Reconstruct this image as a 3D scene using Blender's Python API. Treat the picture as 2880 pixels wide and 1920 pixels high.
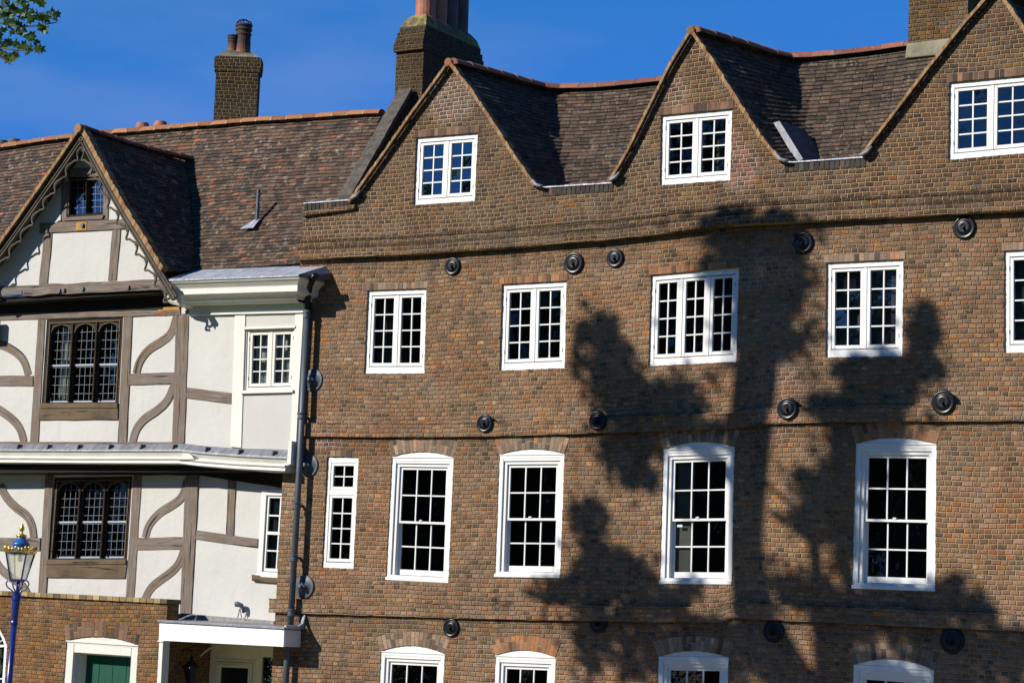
import bpy, math, random
from mathutils import Vector, Matrix, noise, geometry
random.seed(7)
R = math.radians
for o in list(bpy.data.objects): bpy.data.objects.remove(o)
scn = bpy.context.scene
COL = scn.collection

# ------------------------------------------------------------------ camera
F = 6600.0; PITCH, ROLL, PSI = R(7.4175), R(2.1196), R(31.2165); DIST = 36.5
fw = Vector((-math.sin(PSI)*math.cos(PITCH), math.cos(PSI)*math.cos(PITCH), math.sin(PITCH)))
r0 = fw.cross(Vector((0, 0, 1))).normalized(); u0 = r0.cross(fw)
RT = math.cos(ROLL)*r0 + math.sin(ROLL)*u0
UP = -math.sin(ROLL)*r0 + math.cos(ROLL)*u0
CAM = -fw*DIST; CAM.z = 1.65
cd = bpy.data.cameras.new('camera'); cam = bpy.data.objects.new('camera', cd); COL.objects.link(cam)
cam.matrix_world = Matrix(((RT.x, UP.x, -fw.x, CAM.x), (RT.y, UP.y, -fw.y, CAM.y), (RT.z, UP.z, -fw.z, CAM.z), (0, 0, 0, 1)))
cd.sensor_width = 36; cd.lens = F/2880*36; cd.clip_end = 3000; cd.clip_start = .1
scn.camera = cam

# ------------------------------------------------------------------ light
SUN = Vector((-.50, -.78, .49)).normalized()          # towards the sun
w = bpy.data.worlds.new('World'); scn.world = w; w.use_nodes = True
nt = w.node_tree; nt.nodes.clear()
sky = nt.nodes.new('ShaderNodeTexSky'); sky.sky_type = 'NISHITA'; sky.sun_disc = False
sky.sun_elevation = math.asin(SUN.z); sky.sun_rotation = math.atan2(SUN.x, SUN.y)
sky.air_density = 1.0; sky.dust_density = .0; sky.ozone_density = 3.0; sky.altitude = 50
hs = nt.nodes.new('ShaderNodeHueSaturation'); hs.inputs['Saturation'].default_value = 1.45; hs.inputs['Value'].default_value = 1.0
tc = nt.nodes.new('ShaderNodeTexCoord'); mp = nt.nodes.new('ShaderNodeMapping'); mp.inputs['Scale'].default_value = (1, 1, 3.2)
nz = nt.nodes.new('ShaderNodeTexNoise'); nz.inputs['Scale'].default_value = 3.1; nz.inputs['Detail'].default_value = 6; nz.inputs['Roughness'].default_value = .55
rp = nt.nodes.new('ShaderNodeMapRange'); rp.inputs[1].default_value = .50; rp.inputs[2].default_value = .80; rp.inputs[4].default_value = .55
mx = nt.nodes.new('ShaderNodeMix'); mx.data_type = 'RGBA'; mx.inputs[7].default_value = (2.0, 3.0, 5.9, 1)
bg = nt.nodes.new('ShaderNodeBackground'); bg.inputs['Strength'].default_value = .088
out = nt.nodes.new('ShaderNodeOutputWorld')
L = nt.links.new
L(sky.outputs[0], hs.inputs['Color']); L(tc.outputs['Generated'], mp.inputs[0]); L(mp.outputs[0], nz.inputs['Vector'])
L(nz.outputs[0], rp.inputs[0]); L(rp.outputs[0], mx.inputs[0]); cp = nt.nodes.new('ShaderNodeMix'); cp.data_type = 'RGBA'; cp.blend_type = 'DARKEN'; cp.inputs[0].default_value = .84; cp.inputs[7].default_value = (.30, 1.62, 6.1, 1)
tn = nt.nodes.new('ShaderNodeMix'); tn.data_type = 'RGBA'; tn.blend_type = 'MULTIPLY'; tn.inputs[0].default_value = 1; tn.inputs[7].default_value = (1.06, 1.02, 1.15, 1)
L(hs.outputs[0], tn.inputs[6]); L(tn.outputs[2], cp.inputs[6]); L(cp.outputs[2], mx.inputs[6]); L(mx.outputs[2], bg.inputs[0]); L(bg.outputs[0], out.inputs[0])
sd = bpy.data.lights.new('sun', 'SUN'); sd.energy = 5.0; sd.angle = R(.42); sd.color = (1, .95, .86)
so = bpy.data.objects.new('sun', sd); COL.objects.link(so)
so.rotation_euler = SUN.to_track_quat('Z', 'Y').to_euler()
vs = scn.view_settings; vs.view_transform = 'Standard'; vs.look = 'None'; vs.exposure = 0.42; vs.gamma = 1
scn.cycles.max_bounces = 6

# ------------------------------------------------------------------ survey helpers (elevation measured off the photograph)
K = 2880/2352
def ray(px, py): return fw*F + RT*(px*K-1440) - UP*(py*K-960)
def onP(px, py, p0, n):
    d = ray(px, py); n = Vector(n); t = (Vector(p0)-CAM).dot(n)/d.dot(n); return CAM + d*t
def at(px, py, y=0.0): return onP(px, py, (0, y, 0), (0, 1, 0))
def xz(px, py, y=0.0):
    p = at(px, py, y); return (p.x, p.z)
def Z(x0, y0, s): return lambda X, Y: ((x0+X/s)/K, (y0+Y/s)/K)
ZA, ZB, ZC = Z(0, 300, 2.6133), Z(0, 850, 2.6133), Z(0, 1400, 2.6133)
S_ = lambda x, y: (x/K, y/K)
def interp(tab, x):
    if x <= tab[0][0]: a, b = tab[0], tab[1]
    elif x >= tab[-1][0]: a, b = tab[-2], tab[-1]
    else:
        for a, b in zip(tab, tab[1:]):
            if a[0] <= x <= b[0]: break
    return a[1]+(b[1]-a[1])*(x-a[0])/(b[0]-a[0])
def lerp(a, b, t): return a+(b-a)*t
def l2(a, b, t): return (a[0]+(b[0]-a[0])*t, a[1]+(b[1]-a[1])*t)

# ------------------------------------------------------------------ materials
def srgb(h):
    c = [int(h[i:i+2], 16)/255 for i in (0, 2, 4)]
    return tuple((x/12.92 if x < .04045 else ((x+.055)/1.055)**2.4) for x in c)+(1,)
class NT:
    def __init__(s, name):
        s.m = bpy.data.materials.new(name); s.m.use_nodes = True; s.t = s.m.node_tree
        s.b = s.t.nodes['Principled BSDF']
    def n(s, ty, **kw):
        x = s.t.nodes.new('ShaderNode'+ty)
        for k, v in kw.items():
            if k.startswith('_'): setattr(x, k[1:], v)
            else: x.inputs[int(k[1:]) if k[0] == 'i' and k[1:].isdigit() else k].default_value = v
        return x
    def l(s, a, b): s.t.links.new(a, b)
    def math(s, op, a, b=None, c=None):
        x = s.n('Math', _operation=op)
        for i, v in enumerate((a, b, c)):
            if v is None: continue
            if isinstance(v, (int, float)): x.inputs[i].default_value = v
            else: s.l(v, x.inputs[i])
        return x.outputs[0]
    def noise(s, vec, scale, detail=3, rough=.55, dim='3D'):
        x = s.n('TexNoise', Scale=scale, Detail=detail, Roughness=rough)
        if vec is not None: s.l(vec, x.inputs['Vector'])
        return x.outputs[0]
    def ramp(s, fac, stops, const=False):
        x = s.n('ValToRGB'); e = x.color_ramp
        if const: e.interpolation = 'CONSTANT'
        while len(e.elements) < len(stops): e.elements.new(.5)
        for el, (p, c) in zip(e.elements, stops):
            el.position = p; el.color = c if isinstance(c, tuple) else srgb(c)
        s.l(fac, x.inputs[0]); return x.outputs[0]
    def rng(s, v, a, b, c=0., d=1., smooth=False):
        x = s.n('MapRange', i1=a, i2=b, i3=c, i4=d)
        if smooth: x.interpolation_type = 'SMOOTHSTEP'
        s.l(v, x.inputs[0]); return x.outputs[0]
    def mix(s, f, a, b, bl='MIX'):
        x = s.n('Mix', _data_type='RGBA', _blend_type=bl)
        for i, v in ((0, f), (6, a), (7, b)):
            if isinstance(v, (int, float, tuple)): x.inputs[i].default_value = v
            elif isinstance(v, str): x.inputs[i].default_value = srgb(v)
            else: s.l(v, x.inputs[i])
        return x.outputs[2]
    def bump(s, h, dist, strength=1.):
        x = s.n('Bump', Distance=dist, Strength=strength); s.l(h, x.inputs['Height']); s.l(x.outputs[0], s.b.inputs['Normal'])
    def obj(s): return s.n('TexCoord').outputs['Object']
    def uv(s, name='UVMap'): return s.n('UVMap', _uv_map=name).outputs[0]
MATS = {}
def simple(name, col, rough=.6, metal=0., var=.12, scale=6., bump=0., bscale=40., spec=.5):
    m = NT(name); o = m.obj()
    a = m.noise(o, scale, 4)
    c = m.mix(m.rng(a, .3, .7), tuple(x*(1-var) for x in col[:3])+(1,), tuple(min(1, x*(1+var)) for x in col[:3])+(1,))
    m.l(c, m.b.inputs['Base Color']); m.b.inputs['Roughness'].default_value = rough; m.b.inputs['Metallic'].default_value = metal
    m.b.inputs['Specular IOR Level'].default_value = spec
    if bump: m.bump(m.noise(o, bscale, 4), bump)
    MATS[name] = m.m; return m

CH = .068     # brick course
def brick(name, stops, mortar, mort2, h=CH, wd=.122, mw=.0066, soot=.5, spots=(), warm=None, irr=.0095, val=.92, sat=1.16, bands=()):
    m = NT(name); uv = m.uv()
    d = m.n('TexNoise', Scale=5.5, Detail=3.)
    m.l(uv, d.inputs['Vector'])
    sub = m.n('VectorMath', _operation='SUBTRACT'); m.l(d.outputs['Color'], sub.inputs[0]); sub.inputs[1].default_value = (.5, .5, .5)
    sc = m.n('VectorMath', _operation='MULTIPLY'); m.l(sub.outputs[0], sc.inputs[0]); sc.inputs[1].default_value = (irr*4, irr*3.2, 0)
    d2 = m.n('TexNoise', Scale=.7, Detail=1.); m.l(uv, d2.inputs['Vector'])
    sub2 = m.n('VectorMath', _operation='SUBTRACT'); m.l(d2.outputs['Color'], sub2.inputs[0]); sub2.inputs[1].default_value = (.5, .5, .5)
    sc2 = m.n('VectorMath', _operation='MULTIPLY'); m.l(sub2.outputs[0], sc2.inputs[0]); sc2.inputs[1].default_value = (.05, .10, 0)
    ad = m.n('VectorMath', _operation='ADD'); m.l(uv, ad.inputs[0]); m.l(sc.outputs[0], ad.inputs[1])
    ad2 = m.n('VectorMath', _operation='ADD'); m.l(ad.outputs[0], ad2.inputs[0]); m.l(sc2.outputs[0], ad2.inputs[1])
    sp = m.n('SeparateXYZ'); m.l(ad2.outputs[0], sp.inputs[0])
    vr = m.math('DIVIDE', sp.outputs[1], h); row = m.math('FLOOR', vr); fv = m.math('FRACT', vr)
    W = m.math('ADD', m.math('DIVIDE', sp.outputs[0], wd), m.math('MULTIPLY', row, 17.37))
    v1 = m.n('TexVoronoi', _voronoi_dimensions='1D', _feature='F1', Scale=1., Randomness=.72); m.l(W, v1.inputs['W'])
    v2 = m.n('TexVoronoi', _voronoi_dimensions='1D', _feature='DISTANCE_TO_EDGE', Scale=1., Randomness=.72); m.l(W, v2.inputs['W'])
    du = m.math('MULTIPLY', v2.outputs['Distance'], wd)
    dv = m.math('MULTIPLY', m.math('SUBTRACT', .5, m.math('ABSOLUTE', m.math('SUBTRACT', fv, .5))), h)
    dd = m.math('SMOOTH_MIN', du, dv, .006)
    o = m.obj()
    fine = m.noise(o, 70, 3)
    dd = m.math('ADD', dd, m.math('MULTIPLY', m.math('SUBTRACT', fine, .5), .007))
    face = m.rng(dd, mw, mw+.004, 0, 1, True)
    cs = m.n('SeparateColor'); m.l(v1.outputs['Color'], cs.inputs[0])
    big = m.noise(o, .9, 3); reg = m.noise(o, .35, 2)
    idx = m.math('ADD', m.math('MULTIPLY_ADD', cs.outputs[0], .78, .11), m.math('MULTIPLY', m.math('SUBTRACT', m.noise(o, 2.6, 3), .5), 1.1))
    base = m.ramp(idx, stops)
    hsv = m.n('HueSaturation'); m.l(base, hsv.inputs['Color'])
    m.l(m.rng(cs.outputs[1], 0, 1, .74*val, 1.26*val), hsv.inputs['Value']); hsv.inputs['Saturation'].default_value = sat
    nb = m.noise(o, 28, 4, .7)
    bc = m.mix(m.rng(nb, .35, .7), hsv.outputs[0], m.mix(.55, hsv.outputs[0], (.12, .085, .06, 1)))
    bc = m.mix(m.rng(m.noise(o, 36, 3, .6), .56, .72, 0, .45), bc, (.36*val, .30*val, .225*val, 1))
    st = m.rng(m.noise(o, 1.6, 6, .65), .50, .72)
    soo = m.math('MULTIPLY', st, soot)
    smap = m.n('Mapping'); smap.inputs['Scale'].default_value = (2.4, 2.4, .32); m.l(o, smap.inputs[0])
    soo = m.math('ADD', soo, m.rng(m.noise(smap.outputs[0], 1.3, 5, .6), .52, .75, 0, .42))
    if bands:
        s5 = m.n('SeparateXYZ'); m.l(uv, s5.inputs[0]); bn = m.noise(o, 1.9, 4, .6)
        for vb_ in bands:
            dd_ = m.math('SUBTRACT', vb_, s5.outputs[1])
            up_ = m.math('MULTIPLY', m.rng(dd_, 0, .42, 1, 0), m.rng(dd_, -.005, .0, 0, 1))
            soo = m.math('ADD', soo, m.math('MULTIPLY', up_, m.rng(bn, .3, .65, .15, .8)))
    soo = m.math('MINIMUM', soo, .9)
    mc = m.mix(m.rng(reg, .4, .6), mortar, mort2)
    mc = m.mix(m.math('MULTIPLY', m.noise(o, 22, 3), .35), mc, (.10, .075, .05, 1))
    for (px_, pz_, rx, rz, col, am) in spots:        # repointed patches with pale mortar
        s3 = m.n('SeparateXYZ'); m.l(uv, s3.inputs[0])
        a = m.math('POWER', m.math('DIVIDE', m.math('SUBTRACT', s3.outputs[0], px_), rx), 2.)
        b = m.math('POWER', m.math('DIVIDE', m.math('SUBTRACT', s3.outputs[1], pz_), rz), 2.)
        e = m.rng(m.math('ADD', m.math('ADD', a, b), m.math('MULTIPLY', big, .8)), 1.5, .9, 0, am)
        mc = m.mix(e, mc, (.62, .58, .54, 1)); bc = m.mix(m.math('MULTIPLY', e, m.rng(cs.outputs[2], .3, .5)), bc, col)
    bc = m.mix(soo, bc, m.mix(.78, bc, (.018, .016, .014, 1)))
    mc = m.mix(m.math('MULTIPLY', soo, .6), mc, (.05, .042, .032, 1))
    col = m.mix(face, mc, bc)
    col = m.mix(m.rng(m.noise(o, .55, 3), .42, .62, 0, .55), col, m.mix(1., col, (.98, .76, .60, 1), 'MULTIPLY'))
    blo = m.math('MULTIPLY', m.rng(m.noise(o, 1.15, 5, .68), .535, .60), m.rng(m.noise(o, 9, 4, .7), .38, .62, .2, 1))
    col = m.mix(m.math('MULTIPLY', blo, .34), col, (.275*val, .235*val, .18*val, 1))
    blk = m.math('MULTIPLY', m.rng(m.noise(o, .8, 5, .7), .56, .66), m.rng(m.noise(o, 14, 3, .7), .40, .60, .1, 1))
    col = m.mix(m.math('MULTIPLY', blk, .45), col, (.055, .042, .032, 1))
    m.l(col, m.b.inputs['Base Color']); m.b.inputs['Roughness'].default_value = .93; m.b.inputs['Specular IOR Level'].default_value = .2
    hgt = m.math('ADD', m.rng(dd, 0, .013, 0, 1, True), m.math('MULTIPLY', m.noise(o, 45, 4, .7), .55))
    hgt = m.math('ADD', hgt, m.math('MULTIPLY', cs.outputs[2], .7))
    m.bump(hgt, .026, 1.)
    MATS[name] = m.m
low = [(0, '3c3632'), (.14, '594c43'), (.28, '775f50'), (.40, '8b705f'), (.52, '7e6454'), (.64, '967a69'), (.76, '84604c'), (.84, '9a6448'), (.90, '8e7656'), (.95, 'a49280'), (1., 'b4743e')]
upp = [(0, '2c2725'), (.16, '463932'), (.32, '654f42'), (.46, '57443a'), (.58, '775f50'), (.70, '644d40'), (.80, '826856'), (.90, '7c6a48'), (.96, '885c46'), (1., '98583a')]
ann = [(0, '3a3029'), (.2, '62483a'), (.4, '7e5a44'), (.55, '735040'), (.7, '8a6444'), (.8, '945e40'), (.9, '8c7860'), (1., 'a05c30')]
drk = [(0, '181614'), (.2, '2a2420'), (.4, '3c3028'), (.6, '4a3a2e'), (.8, '3a3428'), (1., '5a4434')]
red = [(0, '4a3228'), (.2, '7a4630'), (.4, '96583c'), (.6, 'a0603e'), (.8, 'b06a3c'), (1., '8c6a50')]
brick('brick_upper', upp, 'b8a27c', 'a08a66', soot=.42, sat=1.15, val=.72, mw=.0058, spots=[(-1.32, 10.25, .5, .42, (.21, .14, .105, 1), .55), (3.86, 8.62, .33, .42, (.34, .14, .085, 1), .5), (3.7, 9.05, .2, .2, (.32, .14, .09, 1), .4), (2.75, 9.9, .25, .3, (.24, .14, .10, 1), .45)])
brick('brick_dark', drk, '8e7c54', '74643f', soot=.45, mw=.0055, val=.48)
brick('brick_annex', ann, 'a08654', '84703e', soot=.5)
brick('brick_red', red, '8a7656', '7a6848', soot=.1)

def tinted(name, stops, rough=.85, lich=None, lamt=.5, val=(.75, 1.25), bump=.004, lscale=9.):
    m = NT(name); t = m.n('SeparateXYZ'); m.l(m.uv('tint'), t.inputs[0]); o = m.obj()
    c = m.ramp(t.outputs[0], stops)
    hv = m.n('HueSaturation'); m.l(c, hv.inputs['Color']); m.l(m.rng(t.outputs[1], 0, 1, *val), hv.inputs['Value'])
    c = m.mix(m.rng(m.noise(o, 24, 4, .7), .4, .7, 0, .6), hv.outputs[0], m.mix(.6, hv.outputs[0], (.03, .025, .02, 1)))
    if lich:
        c = m.mix(m.math('MULTIPLY', m.rng(m.noise(o, lscale, 5, .72), .56, .68), m.rng(m.noise(o, 1.1, 2), .3, .65, lamt*.4, lamt)), c, lich)
        c = m.mix(m.rng(m.noise(o, 3.1, 6, .8), .70, .74), c, (.32, .22, .03, 1))
    m.l(c, m.b.inputs['Base Color']); m.b.inputs['Roughness'].default_value = rough; m.b.inputs['Specular IOR Level'].default_value = .25
    m.bump(m.noise(o, 30, 4, .7), bump); MATS[name] = m.m
tinted('tile_old', [(0, '362f2a'), (.22, '453a33'), (.42, '54453a'), (.56, '604a3a'), (.68, '4a3f36'), (.84, '684c3b'), (.94, '605344'), (.985, '7c4e38'), (1., '94563a')], lich=(.32, .30, .24, 1), lamt=1.0)
tinted('tile_dark', [(0, '362c25'), (.3, '44382e'), (.6, '4e4136'), (.85, '584a3d'), (1., '604636')], lich=(.30, .28, .235, 1), lamt=.8, val=(.8, 1.15), lscale=14)
tinted('ridge_terracotta', [(0, '845238'), (.4, '96603e'), (.7, '9c6a48'), (1., '8a6248')], lich=(.3, .24, .16, 1), lamt=.4)
tinted('ridge_red', [(0, '6c443a'), (.4, '80503f'), (.7, '8c5c4a'), (1., '7c5646')], lich=(.32, .28, .22, 1), lamt=.5)
tinted('arch_brick', [(0, '463e36'), (.25, '6c5c4c'), (.5, '84705e'), (.7, '7a6450'), (.88, '947c68'), (1., '96603f')], val=(.7, 1.3))
tinted('arch_orange', [(0, '5c4434'), (.3, '7e5a42'), (.6, '906648'), (1., 'a0663c')], val=(.7, 1.25))
tinted('arch_dark', [(0, '3a302a'), (.4, '5c4638'), (.7, '745846'), (1., '80604a')], val=(.7, 1.25))
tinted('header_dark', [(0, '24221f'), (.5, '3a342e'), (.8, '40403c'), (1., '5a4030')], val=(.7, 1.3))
tinted('verge', [(0, '745a40'), (.4, '957552'), (.75, '9c8058'), (.9, '845a3a'), (1., '8e5e3c')], val=(.88, 1.1))

simple('white_paint', (.585, .58, .565), .5, var=.07, scale=2.2, bump=.0012, bscale=18)
simple('cream_paint', (.55, .54, .485), .55, var=.07, scale=3, bump=.0015, bscale=14)
simple('door_cream', (.70, .66, .44), .5, var=.05)
m = simple('plaster', (.475, .46, .43), .85, var=.07, scale=1.2)
o = m.obj(); mp_ = m.n('Mapping'); mp_.inputs['Scale'].default_value = (5, 5, .7); m.l(o, mp_.inputs[0])
m.l(m.mix(m.rng(m.noise(mp_.outputs[0], 1.2, 6, .7), .55, .8, 0, .5), m.mix(m.rng(m.noise(o, 1.2, 4), .3, .7), (.45, .435, .405, 1), (.49, .475, .445, 1)), (.36, .335, .29, 1)), m.b.inputs['Base Color'])
m.bump(m.math('ADD', m.noise(o, 6, 5, .6), m.math('MULTIPLY', m.noise(o, 60, 3), .2)), .018, .6)
m = simple('plaster_grey', (.45, .43, .40), .85, var=.04, scale=2); m.bump(m.noise(m.obj(), 14, 4), .006, .4)
simple('iron_black', (.004, .005, .008), .30, var=.3, spec=.28)
simple('iron_grey', (.05, .062, .08), .5, var=.2, scale=5)
simple('mortar_white', (.45, .40, .30), .9, var=.2, bump=.004)
simple('cement', (.20, .18, .12), .95, var=.3, scale=5, bump=.01, bscale=20)
simple('cement_dark', (.075, .064, .05), .95, var=.45, scale=9, bump=.02, bscale=16)
simple('pot_terra', (.30, .105, .055), .7, var=.35, scale=5, bump=.003)
simple('pot_dark', (.07, .045, .035), .7, var=.35, scale=5)
simple('green_door', (.0, .055, .03), .5, var=.1, spec=.25)
simple('dark_door', (.008, .012, .010), .3)
simple('gold', (.72, .47, .10), .32, metal=.85, var=.15, scale=20)
simple('blue_paint', (.008, .018, .14), .3, var=.15, spec=.6)
simple('blue_cap', (.02, .09, .27), .35, var=.15)
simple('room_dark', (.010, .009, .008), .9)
simple('bulb', (.55, .55, .5), .3)
simple('sticker', (.45, .47, .5), .5)
simple('blind', (.16, .16, .14), .8)
simple('curtain_grey', (.10, .11, .11), .9, var=.2, scale=3)
simple('bracket', (.16, .17, .18), .5, metal=.3)
simple('bark', (.07, .055, .04), .9, var=.4, bump=.02, bscale=12)
simple('reddish_wood', (.22, .06, .02), .9, var=.4, scale=10)

def yellow_cement():
    m = NT('lichen_cement'); o = m.obj()
    c = m.mix(m.rng(m.noise(o, 7, 6, .75), .47, .60), (.085, .07, .045, 1), (.27, .21, .03, 1))
    m.l(c, m.b.inputs['Base Color']); m.b.inputs['Roughness'].default_value = .95; m.bump(m.noise(o, 25, 4), .01); MATS['lichen_cement'] = m.m
yellow_cement()
def lead(name, a, b):
    m = NT(name); o = m.obj(); mp_ = m.n('Mapping'); mp_.inputs['Scale'].default_value = (9, 2, 2.0); mp_.inputs['Rotation'].default_value = (0, .5, 0)
    m.l(o, mp_.inputs[0])
    c = m.mix(m.rng(m.noise(mp_.outputs[0], 1.4, 5, .65), .42, .68), a, b)
    m.l(c, m.b.inputs['Base Color']); m.b.inputs['Roughness'].default_value = .55; m.b.inputs['Metallic'].default_value = .15
    m.bump(m.noise(o, 11, 4), .006); MATS[name] = m.m
lead('lead', (.27, .285, .325, 1), (.50, .52, .58, 1)); lead('lead_dark', (.045, .05, .065, 1), (.10, .11, .14, 1)); lead('lead_mid', (.13, .135, .155, 1), (.24, .245, .27, 1))
def oak(name, a, b, c_, sc=1.):
    m = NT(name); uv = m.uv(); mp_ = m.n('Mapping'); mp_.inputs['Scale'].default_value = (1.6, 22, 1); m.l(uv, mp_.inputs[0])
    g = m.noise(mp_.outputs[0], 1.3, 6, .7); o = m.obj(); p = m.noise(o, 2.5, 4, .6)
    col = m.mix(m.rng(g, .32, .68), a, b); col = m.mix(m.rng(p, .45, .7), col, c_)
    crack = m.n('Mapping'); crack.inputs['Scale'].default_value = (.8, 14, 1); m.l(uv, crack.inputs[0])
    ck = m.rng(m.noise(crack.outputs[0], 1.1, 4, .6), .34, .40)
    col = m.mix(ck, (.02, .015, .01, 1), col)
    m.l(col, m.b.inputs['Base Color']); m.b.inputs['Roughness'].default_value = .85; m.b.inputs['Specular IOR Level'].default_value = .25
    m.bump(m.math('ADD', g, m.math('MULTIPLY', ck, .8)), .008, .8); MATS[name] = m.m
oak('oak', srgb('4f4741'), srgb('83776d'), srgb('6b5b4c')); oak('oak_brown', srgb('544838'), srgb('6c5a44'), srgb('4c4032'))
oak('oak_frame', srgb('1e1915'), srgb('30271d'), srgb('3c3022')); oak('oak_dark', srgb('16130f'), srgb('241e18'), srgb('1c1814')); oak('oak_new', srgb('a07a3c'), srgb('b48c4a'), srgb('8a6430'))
oak('carved_oak', srgb('4a433b'), srgb('625a4e'), srgb('403a32'))
def glass(name, fac, tint=(1, 1, 1, 1), wav=.0012):
    m = bpy.data.materials.new(name); m.use_nodes = True; t = m.node_tree; t.nodes.clear()
    o = t.nodes.new('ShaderNodeOutputMaterial'); mx_ = t.nodes.new('ShaderNodeMixShader'); tr = t.nodes.new('ShaderNodeBsdfTransparent'); gl = t.nodes.new('ShaderNodeBsdfGlossy')
    tr.inputs[0].default_value = (.75, .78, .76, 1); gl.inputs['Roughness'].default_value = .02; gl.inputs[0].default_value = tint
    fr = t.nodes.new('ShaderNodeFresnel'); fr.inputs[0].default_value = 1.5
    mt = t.nodes.new('ShaderNodeMath'); mt.operation = 'MULTIPLY_ADD'; mt.inputs[1].default_value = 1.2; mt.inputs[2].default_value = fac
    tcn = t.nodes.new('ShaderNodeTexCoord'); nn = t.nodes.new('ShaderNodeTexNoise'); nn.inputs['Scale'].default_value = 3.5; nn.inputs['Detail'].default_value = 2
    bu = t.nodes.new('ShaderNodeBump'); bu.inputs['Distance'].default_value = wav*8; bu.inputs['Strength'].default_value = .6
    t.links.new(tcn.outputs['Object'], nn.inputs['Vector']); t.links.new(nn.outputs[0], bu.inputs['Height']); t.links.new(bu.outputs[0], gl.inputs['Normal'])
    t.links.new(fr.outputs[0], mt.inputs[0]); t.links.new(mt.outputs[0], mx_.inputs[0]); t.links.new(tr.outputs[0], mx_.inputs[1]); t.links.new(gl.outputs[0], mx_.inputs[2]); t.links.new(mx_.outputs[0], o.inputs[0])
    MATS[name] = m
glass('glass', .0); glass('glass_mid', .07); glass('glass_sky', .19, (.85, .9, .92, 1), .0004); glass('lamp_glass', .10); glass('glass_grey', .10, (.9, .92, 1, 1))
def leafmat():
    m = NT('leaf'); t = m.n('SeparateXYZ'); m.l(m.uv('tint'), t.inputs[0])
    c = m.ramp(t.outputs[0], [(0, (.02, .05, .012, 1)), (.6, (.045, .10, .02, 1)), (1, (.12, .19, .035, 1))])
    m.l(c, m.b.inputs['Base Color']); m.b.inputs['Roughness'].default_value = .5
    tr = m.n('BsdfTranslucent'); m.l(c, tr.inputs[0]); ms = m.n('MixShader', i0=.35); m.l(m.b.outputs[0], ms.inputs[1]); m.l(tr.outputs[0], ms.inputs[2])
    m.l(ms.outputs[0], m.t.nodes['Material Output'].inputs[0]); MATS['leaf'] = m.m
leafmat()
m = NT('lace'); o = m.obj(); wv = m.n('TexWave', Scale=9., Distortion=3.); m.l(o, wv.inputs['Vector'])
m.l(m.mix(wv.outputs['Fac'], (.30, .31, .32, 1), (.62, .62, .60, 1)), m.b.inputs['Base Color']); MATS['lace'] = m.m
m = NT('grass'); o = m.obj(); m.l(m.mix(m.rng(m.noise(o, 1.3, 6, .7), .35, .65), (.10, .13, .02, 1), (.17, .19, .035, 1)), m.b.inputs['Base Color']); m.bump(m.noise(o, 60, 4), .03); m.b.inputs['Roughness'].default_value = .9; MATS['grass'] = m.m
m = NT('paving'); uv = m.obj(); bt = m.n('TexBrick', Scale=1.6); m.l(uv, bt.inputs['Vector']); bt.inputs['Color1'].default_value = (.36, .32, .26, 1); bt.inputs['Color2'].default_value = (.30, .27, .22, 1); bt.inputs['Mortar'].default_value = (.09, .08, .07, 1)
m.l(bt.outputs[0], m.b.inputs['Base Color']); m.b.inputs['Roughness'].default_value = .9; MATS['paving'] = m.m

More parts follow.
